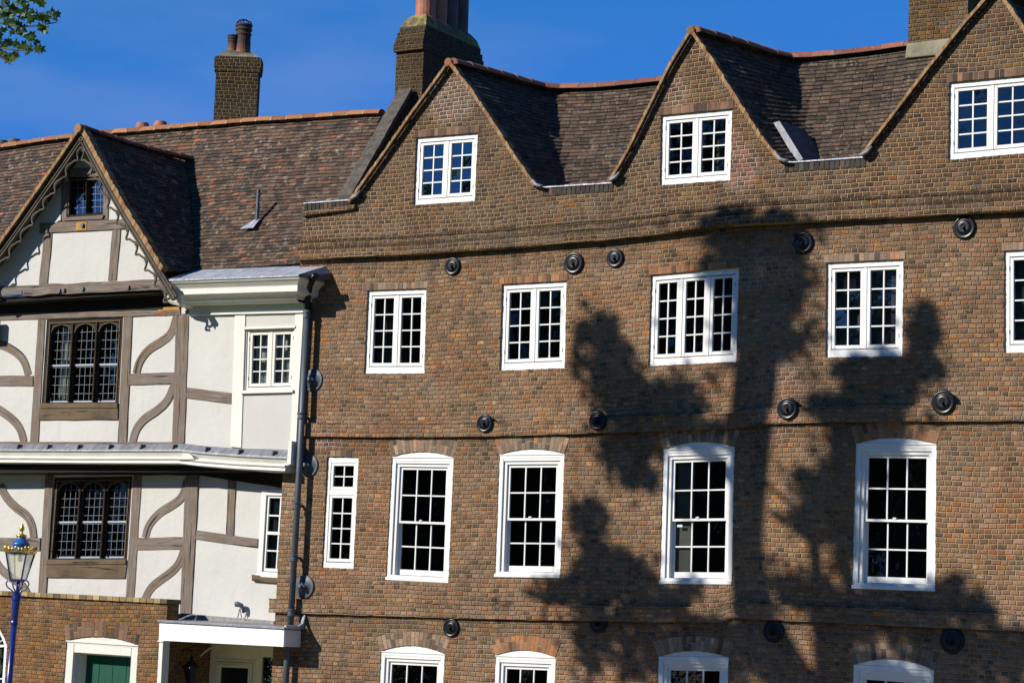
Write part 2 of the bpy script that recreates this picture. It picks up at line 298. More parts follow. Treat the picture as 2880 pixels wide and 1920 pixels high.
# ------------------------------------------------------------------ object helpers
def thing(name, label, cat, loc, group=None):
    o = bpy.data.objects.new(name, None); COL.objects.link(o); o.location = loc; o.empty_display_size = .3
    o['label'] = label; o['category'] = cat
    if group: o['group'] = group
    return o
def rootloc(p):
    v = Vector((0, 0, 0))
    while p: v += p.location; p = p.parent
    return v
class MB:
    def __init__(s): s.v = []; s.f = []; s.uv = []; s.t = []
    def add(s, vs_, fs, tint=None, uvs=None):
        b = len(s.v); s.v += [tuple(x) for x in vs_]
        if tint is None: tint = (random.random(), random.random())
        for i, f in enumerate(fs):
            s.f.append([b+j for j in f]); s.t.append(tint); s.uv.append(uvs[i] if uvs else None)
        return s
    def hexa(s, p, tint=None, uvs=None):   # p: 4 bottom loop, 4 top loop (same winding)
        return s.add(p, [(3, 2, 1, 0), (4, 5, 6, 7), (0, 1, 5, 4), (1, 2, 6, 5), (2, 3, 7, 6), (3, 0, 4, 7)], tint, uvs)
    def box(s, x0, x1, y0, y1, z0, z1, tint=None):
        return s.hexa([(x0, y0, z0), (x1, y0, z0), (x1, y1, z0), (x0, y1, z0), (x0, y0, z1), (x1, y0, z1), (x1, y1, z1), (x0, y1, z1)], tint)
    def prism(s, pts, y0, y1, tint=None):  # polygon in xz, counter-clockwise seen from -Y
        n = len(pts); vs_ = [(x, y0, z) for x, z in pts]+[(x, y1, z) for x, z in pts]
        fs = [tuple(range(n)), tuple(reversed(range(n, 2*n)))]+[(i, i+n, (i+1) % n+n, (i+1) % n) for i in range(n)]
        return s.add(vs_, fs, tint)
    def tube(s, path, r, n=8, tint=None, cap=True):
        path = [Vector(p) for p in path]; rs = r if isinstance(r, (list, tuple)) else [r]*len(path)
        vs_ = []; fs = []; prev = None
        for i, p in enumerate(path):
            d = (path[min(i+1, len(path)-1)]-path[max(i-1, 0)]).normalized()
            a = d.orthogonal().normalized() if prev is None else (prev-d*prev.dot(d)).normalized()
            prev = a; b = d.cross(a)
            for k in range(n):
                t = 2*math.pi*k/n; vs_.append(p+(a*math.cos(t)+b*math.sin(t))*rs[i])
        for i in range(len(path)-1):
            for k in range(n): fs.append((i*n+k, i*n+(k+1) % n, (i+1)*n+(k+1) % n, (i+1)*n+k))
        if cap: fs += [tuple(reversed(range(n))), tuple(range((len(path)-1)*n, len(path)*n))]
        return s.add(vs_, fs, tint)
    def lathe(s, prof, c, n=20, axis='z', tint=None):
        vs_ = []; fs = []
        for r, h in prof:
            for k in range(n):
                t = 2*math.pi*k/n; a, b = r*math.cos(t), r*math.sin(t)
                vs_.append((c[0]+a, c[1]+b, c[2]+h) if axis == 'z' else (c[0]+a, c[1]-h, c[2]+b))
        for i in range(len(prof)-1):
            for k in range(n): fs.append((i*n+k, i*n+(k+1) % n, (i+1)*n+(k+1) % n, (i+1)*n+k))
        fs += [tuple(reversed(range(n))), tuple(range((len(prof)-1)*n, len(prof)*n))]
        return s.add(vs_, fs, tint)
    def build(s, name, mat, parent=None, uvf=None, smooth=False, bevel=0, label=None, kind=None):
        off = rootloc(parent)
        me = bpy.data.meshes.new(name); me.from_pydata([(a-off.x, b-off.y, c-off.z) for a, b, c in s.v], [], s.f)
        u = me.uv_layers.new(name='UVMap'); t = me.uv_layers.new(name='tint')
        li = 0
        for fi, poly in enumerate(me.polygons):
            n = poly.normal; uu = s.uv[fi]
            for k, lv in enumerate(poly.vertices):
                p = s.v[lv]
                if uu: q = uu[k]
                elif uvf: q = uvf(*p)
                elif abs(n.y) >= max(abs(n.x), abs(n.z)*.9): q = (p[0], p[2])
                elif abs(n.x) >= abs(n.z)*.9: q = (p[1], p[2])
                else: q = (p[0], p[1])
                u.data[li].uv = q; t.data[li].uv = s.t[fi]; li += 1
            if smooth: poly.use_smooth = True
        me.materials.append(MATS[mat]); me.validate()
        o = bpy.data.objects.new(name, me); COL.objects.link(o)
        if parent: o.parent = parent
        if bevel:
            b = o.modifiers.new('bevel', 'BEVEL'); b.width = bevel; b.segments = 2; b.limit_method = 'ANGLE'
        if label: o['label'] = label
        if kind: o['kind'] = kind
        return o

def resample(pts, step):
    out_ = []; n = len(pts)
    for i in range(n):
        a, b = pts[i], pts[(i+1) % n]; L_ = math.hypot(b[0]-a[0], b[1]-a[1]); k = max(1, int(L_/step))
        for j in range(k): out_.append(l2(a, b, j/k))
    return out_
def pip(x, y, poly):
    c = False; n = len(poly); j = n-1
    for i in range(n):
        xi, yi = poly[i]; xj, yj = poly[j]
        if (yi > y) != (yj > y) and x < (xj-xi)*(y-yi)/(yj-yi)+xi: c = not c
        j = i
    return c
def wall_mesh(outline, holes, y, uvf, step=.4, reveal=.13, jit=.005, back=.3, bulge=0.):
    outline = resample(outline, step)
    hs_ = []
    for h in holes:
        h = resample(h, CH*.5)
        hs_.append([(x+random.uniform(-jit, jit), z+random.uniform(-jit, jit)) for x, z in h])
    vv = []; ee = []
    for loop in [outline]+hs_:
        b = len(vv); vv += [Vector(p) for p in loop]; ee += [(b+i, b+(i+1) % len(loop)) for i in range(len(loop))]
    xs = [p[0] for p in outline]; zs = [p[1] for p in outline]
    x = min(xs)+step*.5
    while x < max(xs):
        z = min(zs)+step*.5
        while z < max(zs):
            if pip(x, z, outline) and not any(pip(x, z, h) for h in hs_): vv.append(Vector((x+random.uniform(-.02, .02), z)))
            z += step
        x += step
    r = geometry.delaunay_2d_cdt(vv, ee, [], 0, 1e-6)
    mb = MB(); V = r[0]
    fy = lambda a, c: y+bulge*(noise.noise(Vector((a*.35, c*.35, 3.))))
    fs = []
    for f in r[2]:
        cx = sum(V[i].x for i in f)/3; cz = sum(V[i].y for i in f)/3
        if pip(cx, cz, outline) and not any(pip(cx, cz, h) for h in hs_):
            a, b, c = [V[i] for i in f]
            if (b-a).cross(c-a) < 0: f = list(reversed(f))
            fs.append(list(f))
    verts = [(p.x, fy(p.x, p.y), p.y) for p in V]
    mb.add(verts, fs, (0, 0), [[uvf(*verts[i]) for i in f] for f in fs])
    for loop, dep in [(h, reveal) for h in hs_]+[(outline, back)]:
        n = len(loop)
        for i in range(n):
            a, b = loop[i], loop[(i+1) % n]
            p = [(a[0], fy(*a), a[1]), (b[0], fy(*b), b[1]), (b[0], y+dep, b[1]), (a[0], y+dep, a[1])]
            ua, ub = uvf(*p[0]), uvf(*p[1])
            if abs(a[0]-b[0]) < abs(a[1]-b[1]): q = [ua, ub, (ub[0]+dep, ub[1]), (ua[0]+dep, ua[1])]
            else: q = [ua, ub, (ub[0], ub[1]+dep), (ua[0], ua[1]+dep)]
            mb.add(p, [(0, 1, 2, 3)], (0, 0), [q])
    return mb

# quad-mapped frame, s,t in metres from bottom-left; y = depth
class WM:
    def __init__(s, q, y):
        s.q = q; s.y = y
        d = lambda a, b: math.hypot(a[0]-b[0], a[1]-b[1])
        s.W = (d(q[0], q[1])+d(q[2], q[3]))/2; s.H = (d(q[0], q[3])+d(q[1], q[2]))/2
    def p(s, a, b):
        a /= s.W; b /= s.H; top = l2(s.q[0], s.q[1], a); bot = l2(s.q[3], s.q[2], a); return l2(bot, top, b)
    def box(s, mb, s0, s1, t0, t1, y0, y1, tint=None):
        c = [s.p(s0, t0), s.p(s1, t0), s.p(s1, t1), s.p(s0, t1)]
        mb.prism(c, s.y+y0, s.y+y1, tint)
    def ring(s, mb, s0, s1, t0, t1, wl, wt, wb, y0, y1, wr=None):
        wr = wr or wl
        s.box(mb, s0, s0+wl, t0, t1, y0, y1); s.box(mb, s1-wr, s1, t0, t1, y0, y1)
        if wt: s.box(mb, s0+wl, s1-wr, t1-wt, t1, y0+.0015, y1)
        if wb: s.box(mb, s0+wl, s1-wr, t0, t0+wb, y0+.0015, y1)
    def grid(s, mb, s0, s1, t0, t1, nc, nr, wd, y0, y1):
        for i in range(1, nc):
            c = s0+(s1-s0)*i/nc; s.box(mb, c-wd/2, c+wd/2, t0, t1, y0, y1)
        for i in range(1, nr):
            c = t0+(t1-t0)*i/nr; s.box(mb, s0, s1, c-wd/2, c+wd/2, y0+.002, y1-.002)
    def panes(s, mb, s0, s1, t0, t1, nc, nr, y, tilt=.004):
        for i in range(nc):
            for j in range(nr):
                a0, a1 = s0+(s1-s0)*i/nc, s0+(s1-s0)*(i+1)/nc; b0, b1 = t0+(t1-t0)*j/nr, t0+(t1-t0)*(j+1)/nr
                dx, dz = random.uniform(-tilt, tilt)*(a1-a0), random.uniform(-tilt, tilt)*(b1-b0)
                c = [s.p(a0, b0), s.p(a1, b0), s.p(a1, b1), s.p(a0, b1)]; yy = [-dx-dz, dx-dz, dx+dz, -dx+dz]
                mb.add([(c[k][0], s.y+y+yy[k], c[k][1]) for k in range(4)], [(0, 1, 2, 3)])
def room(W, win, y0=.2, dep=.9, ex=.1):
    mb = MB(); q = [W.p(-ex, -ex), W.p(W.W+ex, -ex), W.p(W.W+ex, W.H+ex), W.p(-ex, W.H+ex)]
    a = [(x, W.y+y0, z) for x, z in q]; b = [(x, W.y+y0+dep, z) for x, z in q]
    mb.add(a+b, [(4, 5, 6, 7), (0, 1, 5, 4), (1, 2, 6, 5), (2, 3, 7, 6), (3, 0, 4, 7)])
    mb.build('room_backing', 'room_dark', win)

CW = []
def casement(q, house, y=0., lights=2, rows=4, cols=2, gmat='glass', fw_=.07, cs=.048, top=.085, bot=.11, mat='white_paint', extra=None):
    W = WM(q, y+.035); m = MB(); W.ring(m, -.01, W.W+.01, -.01, W.H+.01, fw_+.01, top+.0, bot, 0, .11)
    mul = .05; n = lights; lw = (W.W-2*fw_-(n-1)*mul)/n
    for i in range(1, n):
        a = fw_+i*lw+(i-1)*mul; W.box(m, a, a+mul, bot, W.H-top, .002, .11)
    win = m.build('window', mat, house, bevel=.004)
    for i in range(n):
        gl = MB(); bars = MB()
        a = fw_+i*(lw+mul)+.003; b = a+lw-.006; t0, t1 = bot+.003, W.H-top-.003
        k = MB(); W.ring(k, a, b, t0, t1, cs, cs*.8, cs*1.1, .010, .075); k.build('casement', mat, win, bevel=.004)
        W.grid(bars, a+cs, b-cs, t0+cs*1.1, t1-cs*.8, cols, rows, .020, .028, .062)
        W.panes(gl, a+cs, b-cs, t0+cs*1.1, t1-cs*.8, cols, rows, .045, tilt=.02)
        bars.build('glazing_bars', mat, win); gl.build('glass', gmat, win)
        hg = MB()
        hx = a-.012 if i == 0 else b+.004
        if i in (0, n-1):
            for tt in (.12, .85): hg = MB(); W.box(hg, hx, hx+.008, t0+(t1-t0)*tt, t0+(t1-t0)*tt+.06, -.006, .012); hg.build('hinge', 'bracket', win)
    room(W, win); CW.append((W, win))
    if extra: extra(W, win)
    return win
def arcpts(TL, TR, h, n=10):   # from TR to TL
    return [(lerp(TR[0], TL[0], i/n), lerp(TR[1], TL[1], i/n)+h*4*(i/n)*(1-i/n)) for i in range(n+1)]
def sash(q, rise, house, y=0., gmat='glass', extra=None):
    W = WM(q, y+.012); mat = 'white_paint'; m = MB(); f1, f2 = .075, .075
    W.ring(m, -.01, W.W+.01, -.01, W.H-.06, f1+.01, 0, .075, 0, .16)
    TL, TR = W.p(-.008, W.H), W.p(W.W+.008, W.H); arc = arcpts(TL, TR, rise+.006)
    m.prism([W.p(-.0075, W.H-.0605), W.p(W.W+.0075, W.H-.0605)]+arc, W.y+.001, W.y+.16)
    W.box(m, -.0, W.W+.0, W.H-.012, W.H+.004, -.012, .02)            # little moulding under the arched board
    W.box(m, f1, W.W-f1, W.H-.10, W.H-.0605, .006, .16)
    W.box(m, -.004, W.W+.004, -.02, .03, -.028, .1)                 # sill
    win = m.build('window', mat, house, bevel=.004)
    k = MB(); W.ring(k, f1, W.W-f1, .06, W.H-.09, f2-.02, .06, .0, .03, .18); k.build('box_frame', mat, win, bevel=.003)
    a, b = f1+f2-.02, W.W-f1-f2+.02; t0, t1 = .075, W.H-.15; mid = t0+(t1-t0)*.485
    st = .042
    for (lo, hi, yy, bt, tp) in ((mid-.015, t1, .062, .035, .045), (t0, mid+.018, .108, .085, .035)):
        k = MB(); W.ring(k, a, b, lo, hi, st, tp, bt, yy, yy+.04)
        W.grid(k, a+st, b-st, lo+bt, hi-tp, 3, 2, .021, yy+.006, yy+.034); k.build('sash', mat, win)
        g = MB(); W.panes(g, a+st, b-st, lo+bt, hi-tp, 3, 2, yy+.02, tilt=.014); g.build('glass', gmat, win)
    c = MB(); W.box(c, (a+b)/2-.05, (a+b)/2+.0, mid+.02, mid+.045, .05, .065); c.build('sash_catch', 'sticker', win)
    room(W, win, .2)
    if extra: extra(W, win, a, b, t0, mid, t1)
    return win
def arch_bricks(q, rise, hh, house, y, n=17, fan=.09, mat='arch_brick', label=None):
    TL, TR = q[0], q[1]; m = MB()
    for i in range(n):
        s0, s1 = i/n, (i+1)/n; g = .06/n
        def bot(s): return (lerp(TL[0], TR[0], s), lerp(TL[1], TR[1], s)+rise*4*s*(1-s)+.004)
        def topp(s): return (lerp(TL[0], TR[0], s)+(s-.5)*2*fan, lerp(TL[1], TR[1], s)+rise*4*s*(1-s)+hh*(1-.0*abs(s-.5)))
        j = random.uniform(-.006, .006); a, b, c, d = bot(s0+g), bot(s1-g), topp(s1-g), topp(s0+g)
        if hh > .16 and random.random() < .7:
            cut = random.choice((.36, .5, .64)); m1, m2 = l2(b, c, cut), l2(a, d, cut); m3, m4 = l2(b, c, cut+.05), l2(a, d, cut+.05)
            m.prism([a, b, m1, m2], y-.005-random.random()*.004, y+.02); m.prism([m4, m3, c, d], y-.005-random.random()*.004, y+.02)
        else: m.prism([a, b, c, d], y-.005-random.random()*.005, y+.02)
    o = m.build('brick_arch' if rise else 'brick_lintel', mat, house)
    b = MB(); P = [bot(0), bot(1), topp(1)]+[topp(1-k/8) for k in range(1, 8)]+[topp(0)]+[bot(k/8) for k in range(1, 8)]
    B = [bot(k/8) for k in range(9)]; T = [topp(k/8) for k in range(9)]
    for k in range(8): b.add([(B[k][0], y-.0025, B[k][1]), (B[k+1][0], y-.0025, B[k+1][1]), (T[k+1][0], y-.0025, T[k+1][1]), (T[k][0], y-.0025, T[k][1])], [(0, 1, 2, 3)])
    b.build('mortar_bed', 'arch_mortar', o)
simple('arch_mortar', (.27, .21, .13), .95, var=.2)

# ------------------------------------------------------------------ ground
GZ = -1.0
def hill(x, y): return GZ + .9*max(0, min(1, (-y-8)/20.))**1.5
mb = MB(); N = 60
xs = [-300+600*i/N for i in range(N+1)]; ys = [-300, -150, -80, -50]+[-40+i*1.5 for i in range(34)]+[30, 60, 150, 300]
vv = [(x, y, hill(x, y)) for y in ys for x in xs]
mb.add(vv, [(j*(N+1)+i, j*(N+1)+i+1, (j+1)*(N+1)+i+1, (j+1)*(N+1)+i) for j in range(len(ys)-1) for i in range(N)])
g = mb.build('lawn', 'grass', kind='structure')
mb = MB(); mb.add([(-60, -3.4, GZ+.02), (60, -3.4, GZ+.02), (60, -.01, GZ+.02), (-60, -.01, GZ+.02)], [(0, 1, 2, 3)]); mb.build('pavement', 'paving', kind='structure')

# ================================================================== BRICK HOUSE
BH = thing('brick_house', 'long three-gabled brown brick house with white multi-pane windows, right of the black and white house', 'house', (4, 0, GZ))
def curve(srcpts): return [xz(*S_(*p)) for p in srcpts]
cU = curve([(850.6, 731.5), (1145, 720), (1394, 702.8), (1720, 678.4), (2051, 638), (2227, 629.4), (2553, 612.9), (2880, 595.3)])
cM = curve([(867.8, 1227.8), (1135, 1230.2), (1392, 1227.8), (1740, 1216.3), (2052, 1206), (2143, 1193), (2355, 1188), (2880, 1184.4)])
cL = curve([(774, 1722), (1125, 1732.7), (1338, 1739.5), (1678, 1746.2), (2047, 1750.7), (2052.7, 1737), (2355, 1752.2), (2880, 1774.9)])
NL, NM, NU = 2.04, 2.04+32*CH, 2.04+32*CH+47*CH
def flat_end(c): return [(c[0][0]-2, c[0][1])]+c+[(c[-1][0]+8, c[-1][1])]
cU, cM, cL = flat_end(cU), flat_end(cM), flat_end(cL)
NM = NL + round((interp(cM, 2)-interp(cL, 2))/CH)*CH; NU = NM + round((interp(cU, 2)-interp(cM, 2))/CH)*CH
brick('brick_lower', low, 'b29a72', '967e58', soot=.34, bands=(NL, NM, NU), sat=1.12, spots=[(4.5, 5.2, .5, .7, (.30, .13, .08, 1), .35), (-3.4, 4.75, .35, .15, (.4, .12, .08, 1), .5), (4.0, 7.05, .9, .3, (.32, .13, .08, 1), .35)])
def uvw(x, y, z):
    a, b, c = interp(cL, x), interp(cM, x), interp(cU, x)
    if z < a: v = NL+(z-a)
    elif z < b: v = lerp(NL, NM, (z-a)/(b-a))
    elif z < c: v = lerp(NM, NU, (z-b)/(c-b))
    else: v = NU+(z-c)
    return (x, v)
def sq(pts): return [xz(*S_(*p)) for p in pts]
CAS = {
 'A': (sq([(1033.5, 816.8), (1199.2, 810.7), (1193.1, 1049.9), (1023.2, 1049.9)]), 2, 'glass'),
 'B': (sq([(1411.6, 799.2), (1593, 789.7), (1588, 1034.6), (1403.9, 1041.8)]), 2, 'glass'),
 'C': (sq([(1830.4, 773.9), (2077.8, 751.9), (2070.8, 1016.8), (1822.9, 1028.8)]), 3, 'glass'),
 'D': (sq([(2323.6, 739.3), (2540.9, 728.8), (2536.9, 1000.7), (2321.6, 1004.7)]), 2, 'glass_grey'),
 'E': (sq([(2823.8, 705.7), (3045, 693), (3042, 988), (2823.8, 991.7)]), 2, 'glass_mid')}
GAB = {
 'G1': (sq([(1172.6, 388.4), (1345.9, 375), (1337.5, 565.6), (1164.2, 577.8)]), 2, 'glass_sky'),
 'G2': (sq([(1861.1, 326), (2061.2, 307.3), (2055.1, 507), (1857.3, 522.3)]), 2, 'glass'),
 'G3': (sq([(2671.1, 233.8), (2912, 211), (2908, 429), (2668.8, 451)]), 2, 'glass_mid')}
SAS = [ (sq([(1102.4, 1284.1), (1275.9, 1286.1), (1261.6, 1635.1), (1085.3, 1626.1)]), 13, 'arch_brick'),
 (sq([(1403.7, 1278), (1587.3, 1275.9), (1575.1, 1620.8), (1391.4, 1618)]), 12, 'arch_brick'),
 (sq([(1864.8, 1263.5), (2066.3, 1256), (2057.2, 1638.9), (1855.2, 1636.8)]), 14, 'arch_brick'),
 (sq([(2406.9, 1246.9), (2633.6, 1248.4), (2629.6, 1658), (2396.3, 1650)]), 13, 'arch_orange'),
 (sq([(1071.2, 1830), (1250.6, 1838.1), (1236, 2160), (1055, 2150)]), 16, 'arch_brick'),
 (sq([(1393, 1842), (1561.8, 1848), (1550, 2170), (1380, 2160)]), 14, 'arch_orange'),
 (sq([(1851.1, 1845.4), (2049.2, 1848), (2040, 2180), (1842, 2172)]), 13, 'arch_brick'),
 (sq([(2400.3, 1868.1), (2627, 1883.2), (2620, 2210), (2390, 2190)]), 17, 'arch_brick')]
NAR = sq([(920, 1282.9), (1009, 1283.3), (993.5, 1598.4), (904.5, 1595.1)])
holes = []
for k, (q, n, g_) in CAS.items(): holes.append([q[3], q[2], q[1], q[0]])
for q, r_, a_ in SAS:
    rise = r_/150.; holes.append([q[3], q[2]]+arcpts(q[0], q[1], rise))
holes.append([NAR[3], NAR[2], NAR[1], NAR[0]])
XR = 14.0
bl, tl = xz(632, 1370), xz(690, 605)
out_lo = [(bl[0], GZ), (XR, GZ), (XR, interp(cU, XR)+.12)]+[(x, interp(cU, x)+.12) for x in (12, 10, 8, 7, 6, 5, 4, 3, 2, 1, 0, -1, -2, -3)]+[(tl[0], interp(cU, tl[0])+.12), (xz(650, 1075)[0], xz(650, 1075)[1])]
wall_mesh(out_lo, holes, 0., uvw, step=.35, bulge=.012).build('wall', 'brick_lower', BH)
# upper wall with three gables
PY = -.025
rakeL = {1: [(808, 470), (878, 372), (950, 268), (1000, 200), (1036, 150)], 2: [(1408, 421), (1450, 348), (1500, 246), (1545, 155), (1592, 78)], 3: [(1985, 362), (2050, 278), (2130, 172), (2220, 60), (2290, -20)]}
rakeR = {1: [(1036, 150), (1085, 212), (1128, 276), (1184, 363), (1232, 432)], 2: [(1592, 78), (1640, 148), (1695, 236), (1748, 318), (1795, 374)], 3: [(2290, -20), (2352, 72), (2430, 182), (2500, 270), (2560, 330)]}
P = lambda L_: [xz(x, y, PY) for x, y in L_]
top = [xz(697, 484, PY)]+P(rakeL[1])+P(rakeR[1])[1:]+P(rakeL[2])+P(rakeR[2])[1:]+P(rakeL[3])+P(rakeR[3])[1:]+[(XR, xz(2560, 330, PY)[1])]
botl = [(x, interp(cU, x)+.02) for x in (-3, -2, -1, 0, 1, 2, 3, 4, 5, 6, 7, 8, 10, 12)]
out_up = [(top[0][0], interp(cU, top[0][0])+.02)]+botl+[(XR, interp(cU, XR)+.02)]+list(reversed(top))
gh = [[q[3], q[2], q[1], q[0]] for q, n, g_ in GAB.values()]
wall_mesh(out_up, gh, PY, uvw, step=.3, back=.26).build('gable_wall', 'brick_upper', BH)
# end wall closing the block (west) and the far end
mb = MB(); mb.box(XR-.25, XR, .31, 5.2, GZ, 8.7); mb.box(bl[0]+.05, bl[0]+.3, .31, 5.2, GZ, 8.6); mb.build('end_wall', 'brick_upper', BH)
mb = MB(); mb.box(bl[0]+.05, XR, 5.2, 5.45, GZ, 8.6); mb.build('rear_wall', 'brick_upper', BH)
# string courses
def band(c, x0, x1, z0, z1, y0, y1, mb, uvoff=0):
    n = int((x1-x0)/.11); xs_ = [lerp(x0, x1, i/n) for i in range(n+1)]
    vs_ = []; 
    for i, x in enumerate(xs_):
        b = interp(c, x); j = random.uniform(-.0035, .0035); k = random.uniform(-.003, .003)
        vs_ += [(x, y0+k, b+z0+j), (x, y0+k, b+z1+j), (x, y1, b+z1+j), (x, y1, b+z0+j)]
    fs = []; 
    for i in range(n):
        a = i*4; b = a+4
        fs += [(a, b, b+1, a+1), (a+1, b+1, b+2, a+2), (b+3, a+3, a+2, b+2), (b, a, a+3, b+3)]
    fs += [(0, 1, 2, 3), tuple(n*4+k for k in (3, 2, 1, 0))]
    uvs = [[(lambda p: (p[0]+(p[1] if abs(p[1]) > .2 else 0), uvw(*p)[1]+uvoff))(vs_[i]) for i in f] for f in fs]
    mb.add(vs_, fs, (0, 0), uvs)
mb = MB(); xl = xz(690, 600)[0]
band(cU, xl-.04, XR, 0, CH*2.0, -.135, .1, mb);  band(cU, xl-.01, XR, CH*3+.002, CH*4, -.065, .1, mb)
mb.build('string_course', 'brick_upper', BH)
mb = MB(); band(cU, xl-.02, XR, CH*2.0+.001, CH*3.0, -.105, .1, mb); mb.build('string_course', 'brick_dark', BH)
mb = MB(); band([(a, b+CH*4+.004) for a, b in cU], xl-.02, XR, 0, .05, -.075, .1, mb); mb.build('string_course', 'brick_dark', BH)
mb = MB(); band(cM, xz(680, 1000)[0], XR, 0, CH*3, -.07, .1, mb); band([(a, b+CH*3+.001) for a, b in cM], xz(680, 1000)[0], XR, 0, .02, -.078, .1, mb)
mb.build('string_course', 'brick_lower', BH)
mb = MB(); band(cL, bl[0]-.07, XR, 0, CH*3, -.06, .1, mb); band([(a, b+CH*3+.001) for a, b in cL], bl[0]-.08, XR, 0, .02, -.068, .1, mb)
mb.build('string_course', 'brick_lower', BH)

# windows
def shutter(W, win, a, b, t0, mid, t1):
    m = MB(); W.box(m, a+.03, a+(b-a)*.345, t0, t1, .17, .19); m.build('blind', 'blind', win)
    m = MB(); W.box(m, a+.085, a+.17, mid-.10, mid-.065, .09, .105); m.build('sticker', 'sticker', win)
for i, (q, r_, am) in enumerate(SAS):
    rise = r_/150.
    sash(q, rise, BH, extra=shutter if i == 2 else None)
    arch_bricks(q, rise, .235 if i < 4 else .22, BH, 0., n=17, fan=.085, mat=am)
for k, (q, n, gm) in CAS.items():
    casement(q, BH, 0., n, gmat=gm, bot=.12, top=.09)
    e = .03; arch_bricks([(q[0][0]-e, q[0][1]), (q[1][0]+e, q[1][1])], 0, .11, BH, 0., n=int((q[1][0]-q[0][0])/.072), fan=.0, mat='arch_orange' if k in 'BC' else 'arch_brick')
for k, (q, n, gm) in GAB.items():
    casement(q, BH, PY, n, gmat=gm, bot=.10, top=.085)
    e = .03; arch_bricks([(q[0][0]-e, q[0][1]), (q[1][0]+e, q[1][1])], 0, .12, BH, PY, n=int((q[1][0]-q[0][0])/.07), fan=.0, mat='arch_dark')
# narrow two-part window
W = WM(NAR, .03); m = MB(); W.ring(m, -.01, W.W+.01, -.01, W.H+.01, .075, .11, .10, 0, .1)
sp = W.H*.675; W.box(m, .065, W.W-.065, sp-.035, sp+.045, .002, .1)
win = m.build('window', 'white_paint', BH, bevel=.004)
for (t0, t1, rws) in ((.10, sp-.035, 4), (sp+.045, W.H-.11+.01, 2)):
    gl = MB(); br = MB(); k = MB(); W.ring(k, .068, W.W-.068, t0+.003, t1-.003, .045, .045, .05, .01, .07); k.build('casement', 'white_paint', win, bevel=.003)
    W.grid(br, .113, W.W-.113, t0+.05, t1-.05, 2, rws, .02, .03, .06); W.panes(gl, .113, W.W-.113, t0+.05, t1-.05, 2, rws, .045)
    br.build('glazing_bars', 'white_paint', win); gl.build('glass', 'glass', win)
room(W, win)
# brick stub over it
arch_bricks([l2(NAR[0], NAR[1], .1), l2(NAR[0], NAR[1], .8)], 0, .10, BH, 0, n=4, fan=0, mat='arch_brick')

# wall anchors
def anchor(px, py, r, mat, grey=False):
    yb = .002 if not (915 < py < 1000) else -.072
    p = at(px, py, yb); m = MB()
    prof = [(r*1.0, 0), (r*1.02, .018), (r*.98, .034), (r*.90, .045), (r*.80, .040), (r*.70, .034), (r*.62, .040), (r*.56, .050), (r*.42, .052), (r*.22, .052), (r*.16, .050)] if not grey else [(r, 0), (r, .02), (r*.93, .03), (r*.85, .024), (r*.8, .028), (r*.35, .04), (r*.33, .05)]
    m.lathe(prof, (p.x, yb, p.z), 40, 'y')
    a = m.build('wall_anchor', mat, BH, smooth=True)
    a.data.polygons[-1].use_smooth = False
    n = MB()
    if grey: n.lathe([(.075, .04), (.072, .10), (.05, .11)], (p.x, .002, p.z), 4, 'y'); n.lathe([(.035, .10), (.035, .16), (.02, .165)], (p.x, .002, p.z), 8, 'y')
    else: n.lathe([(.022, .05), (.022, .075), (.02, .078)], (p.x, yb, p.z), 6, 'y'); n.box(p.x-.012, p.x+.012, yb-.105, yb-.05, p.z-.035, p.z-.005)
    n.build('anchor_nut', mat, a)
for px, py, r in [(1041, 612, 21.5), (1319, 605, 25.5), (1414, 593, 22), (1846, 558, 24), (2216, 523, 25), (1115, 972, 21.5), (1374, 966, 22), (1810, 938, 24.5), (2168, 924, 25.5), (1038, 1441, 21.5), (1376, 1430, 22.5), (1778, 1449, 24), (2188, 1471, 26)]:
    anchor(px, py, r/150., 'iron_black')
for px, py in [(720, 873), (710, 1069), (700, 1347)]: anchor(px, py, .19, 'iron_grey', True)

# ---- roofs of the brick house
def tiles(mb, Pf, nrow, tw=.165, thick=.020, lift=.004, samples=48, ofs=0., drop=0.0, useg=(0., 1.)):
    for k in range(nrow):
        v0 = k/nrow; v1 = min(1.0, (k+1.12)/nrow)
        us = [lerp(useg[0], useg[1], i/samples) for i in range(samples+1)]
        lo = [Pf(u, v0) for u in us]; cum = [0.]
        for a, b in zip(lo, lo[1:]): cum.append(cum[-1]+(b-a).length)
        tot = cum[-1]
        def uat(s):
            s = max(0, min(tot, s)); j = 0
            while j < samples-1 and cum[j+1] < s: j += 1
            d = cum[j+1]-cum[j]; return lerp(us[j], us[j+1], (s-cum[j])/d if d > 1e-9 else 0)
        s = -(k % 2)*tw/2-random.random()*.02
        while s < tot:
            a = max(0, s+.0028); b = min(tot, s+tw-.0028); s += tw*random.uniform(.97, 1.03)
            if b-a < .03: continue
            ua, ub = uat(a), uat(b)
            A0, B0, A1, B1 = Pf(ua, v0), Pf(ub, v0), Pf(ua, v1), Pf(ub, v1)
            nn = (B0-A0).cross(A1-A0)
            if nn.length < 1e-9: continue
            nn.normalize()
            h = thick+lift+random.uniform(-.003, .004); h2 = h+random.uniform(-.002, .002)
            j = (A0-A1).normalized()*random.uniform(-.005, .007)
            A0 = A0+j; B0 = B0+j
            vs_ = [A0+nn*h, B0+nn*h2, B1+nn*.004, A1+nn*.004, A0+nn*(h-thick), B0+nn*(h2-thick), B1-nn*.004, A1-nn*.004]
            mb.add(vs_, [(0, 1, 2, 3), (4, 5, 1, 0), (5, 6, 2, 1), (7, 4, 0, 3)])
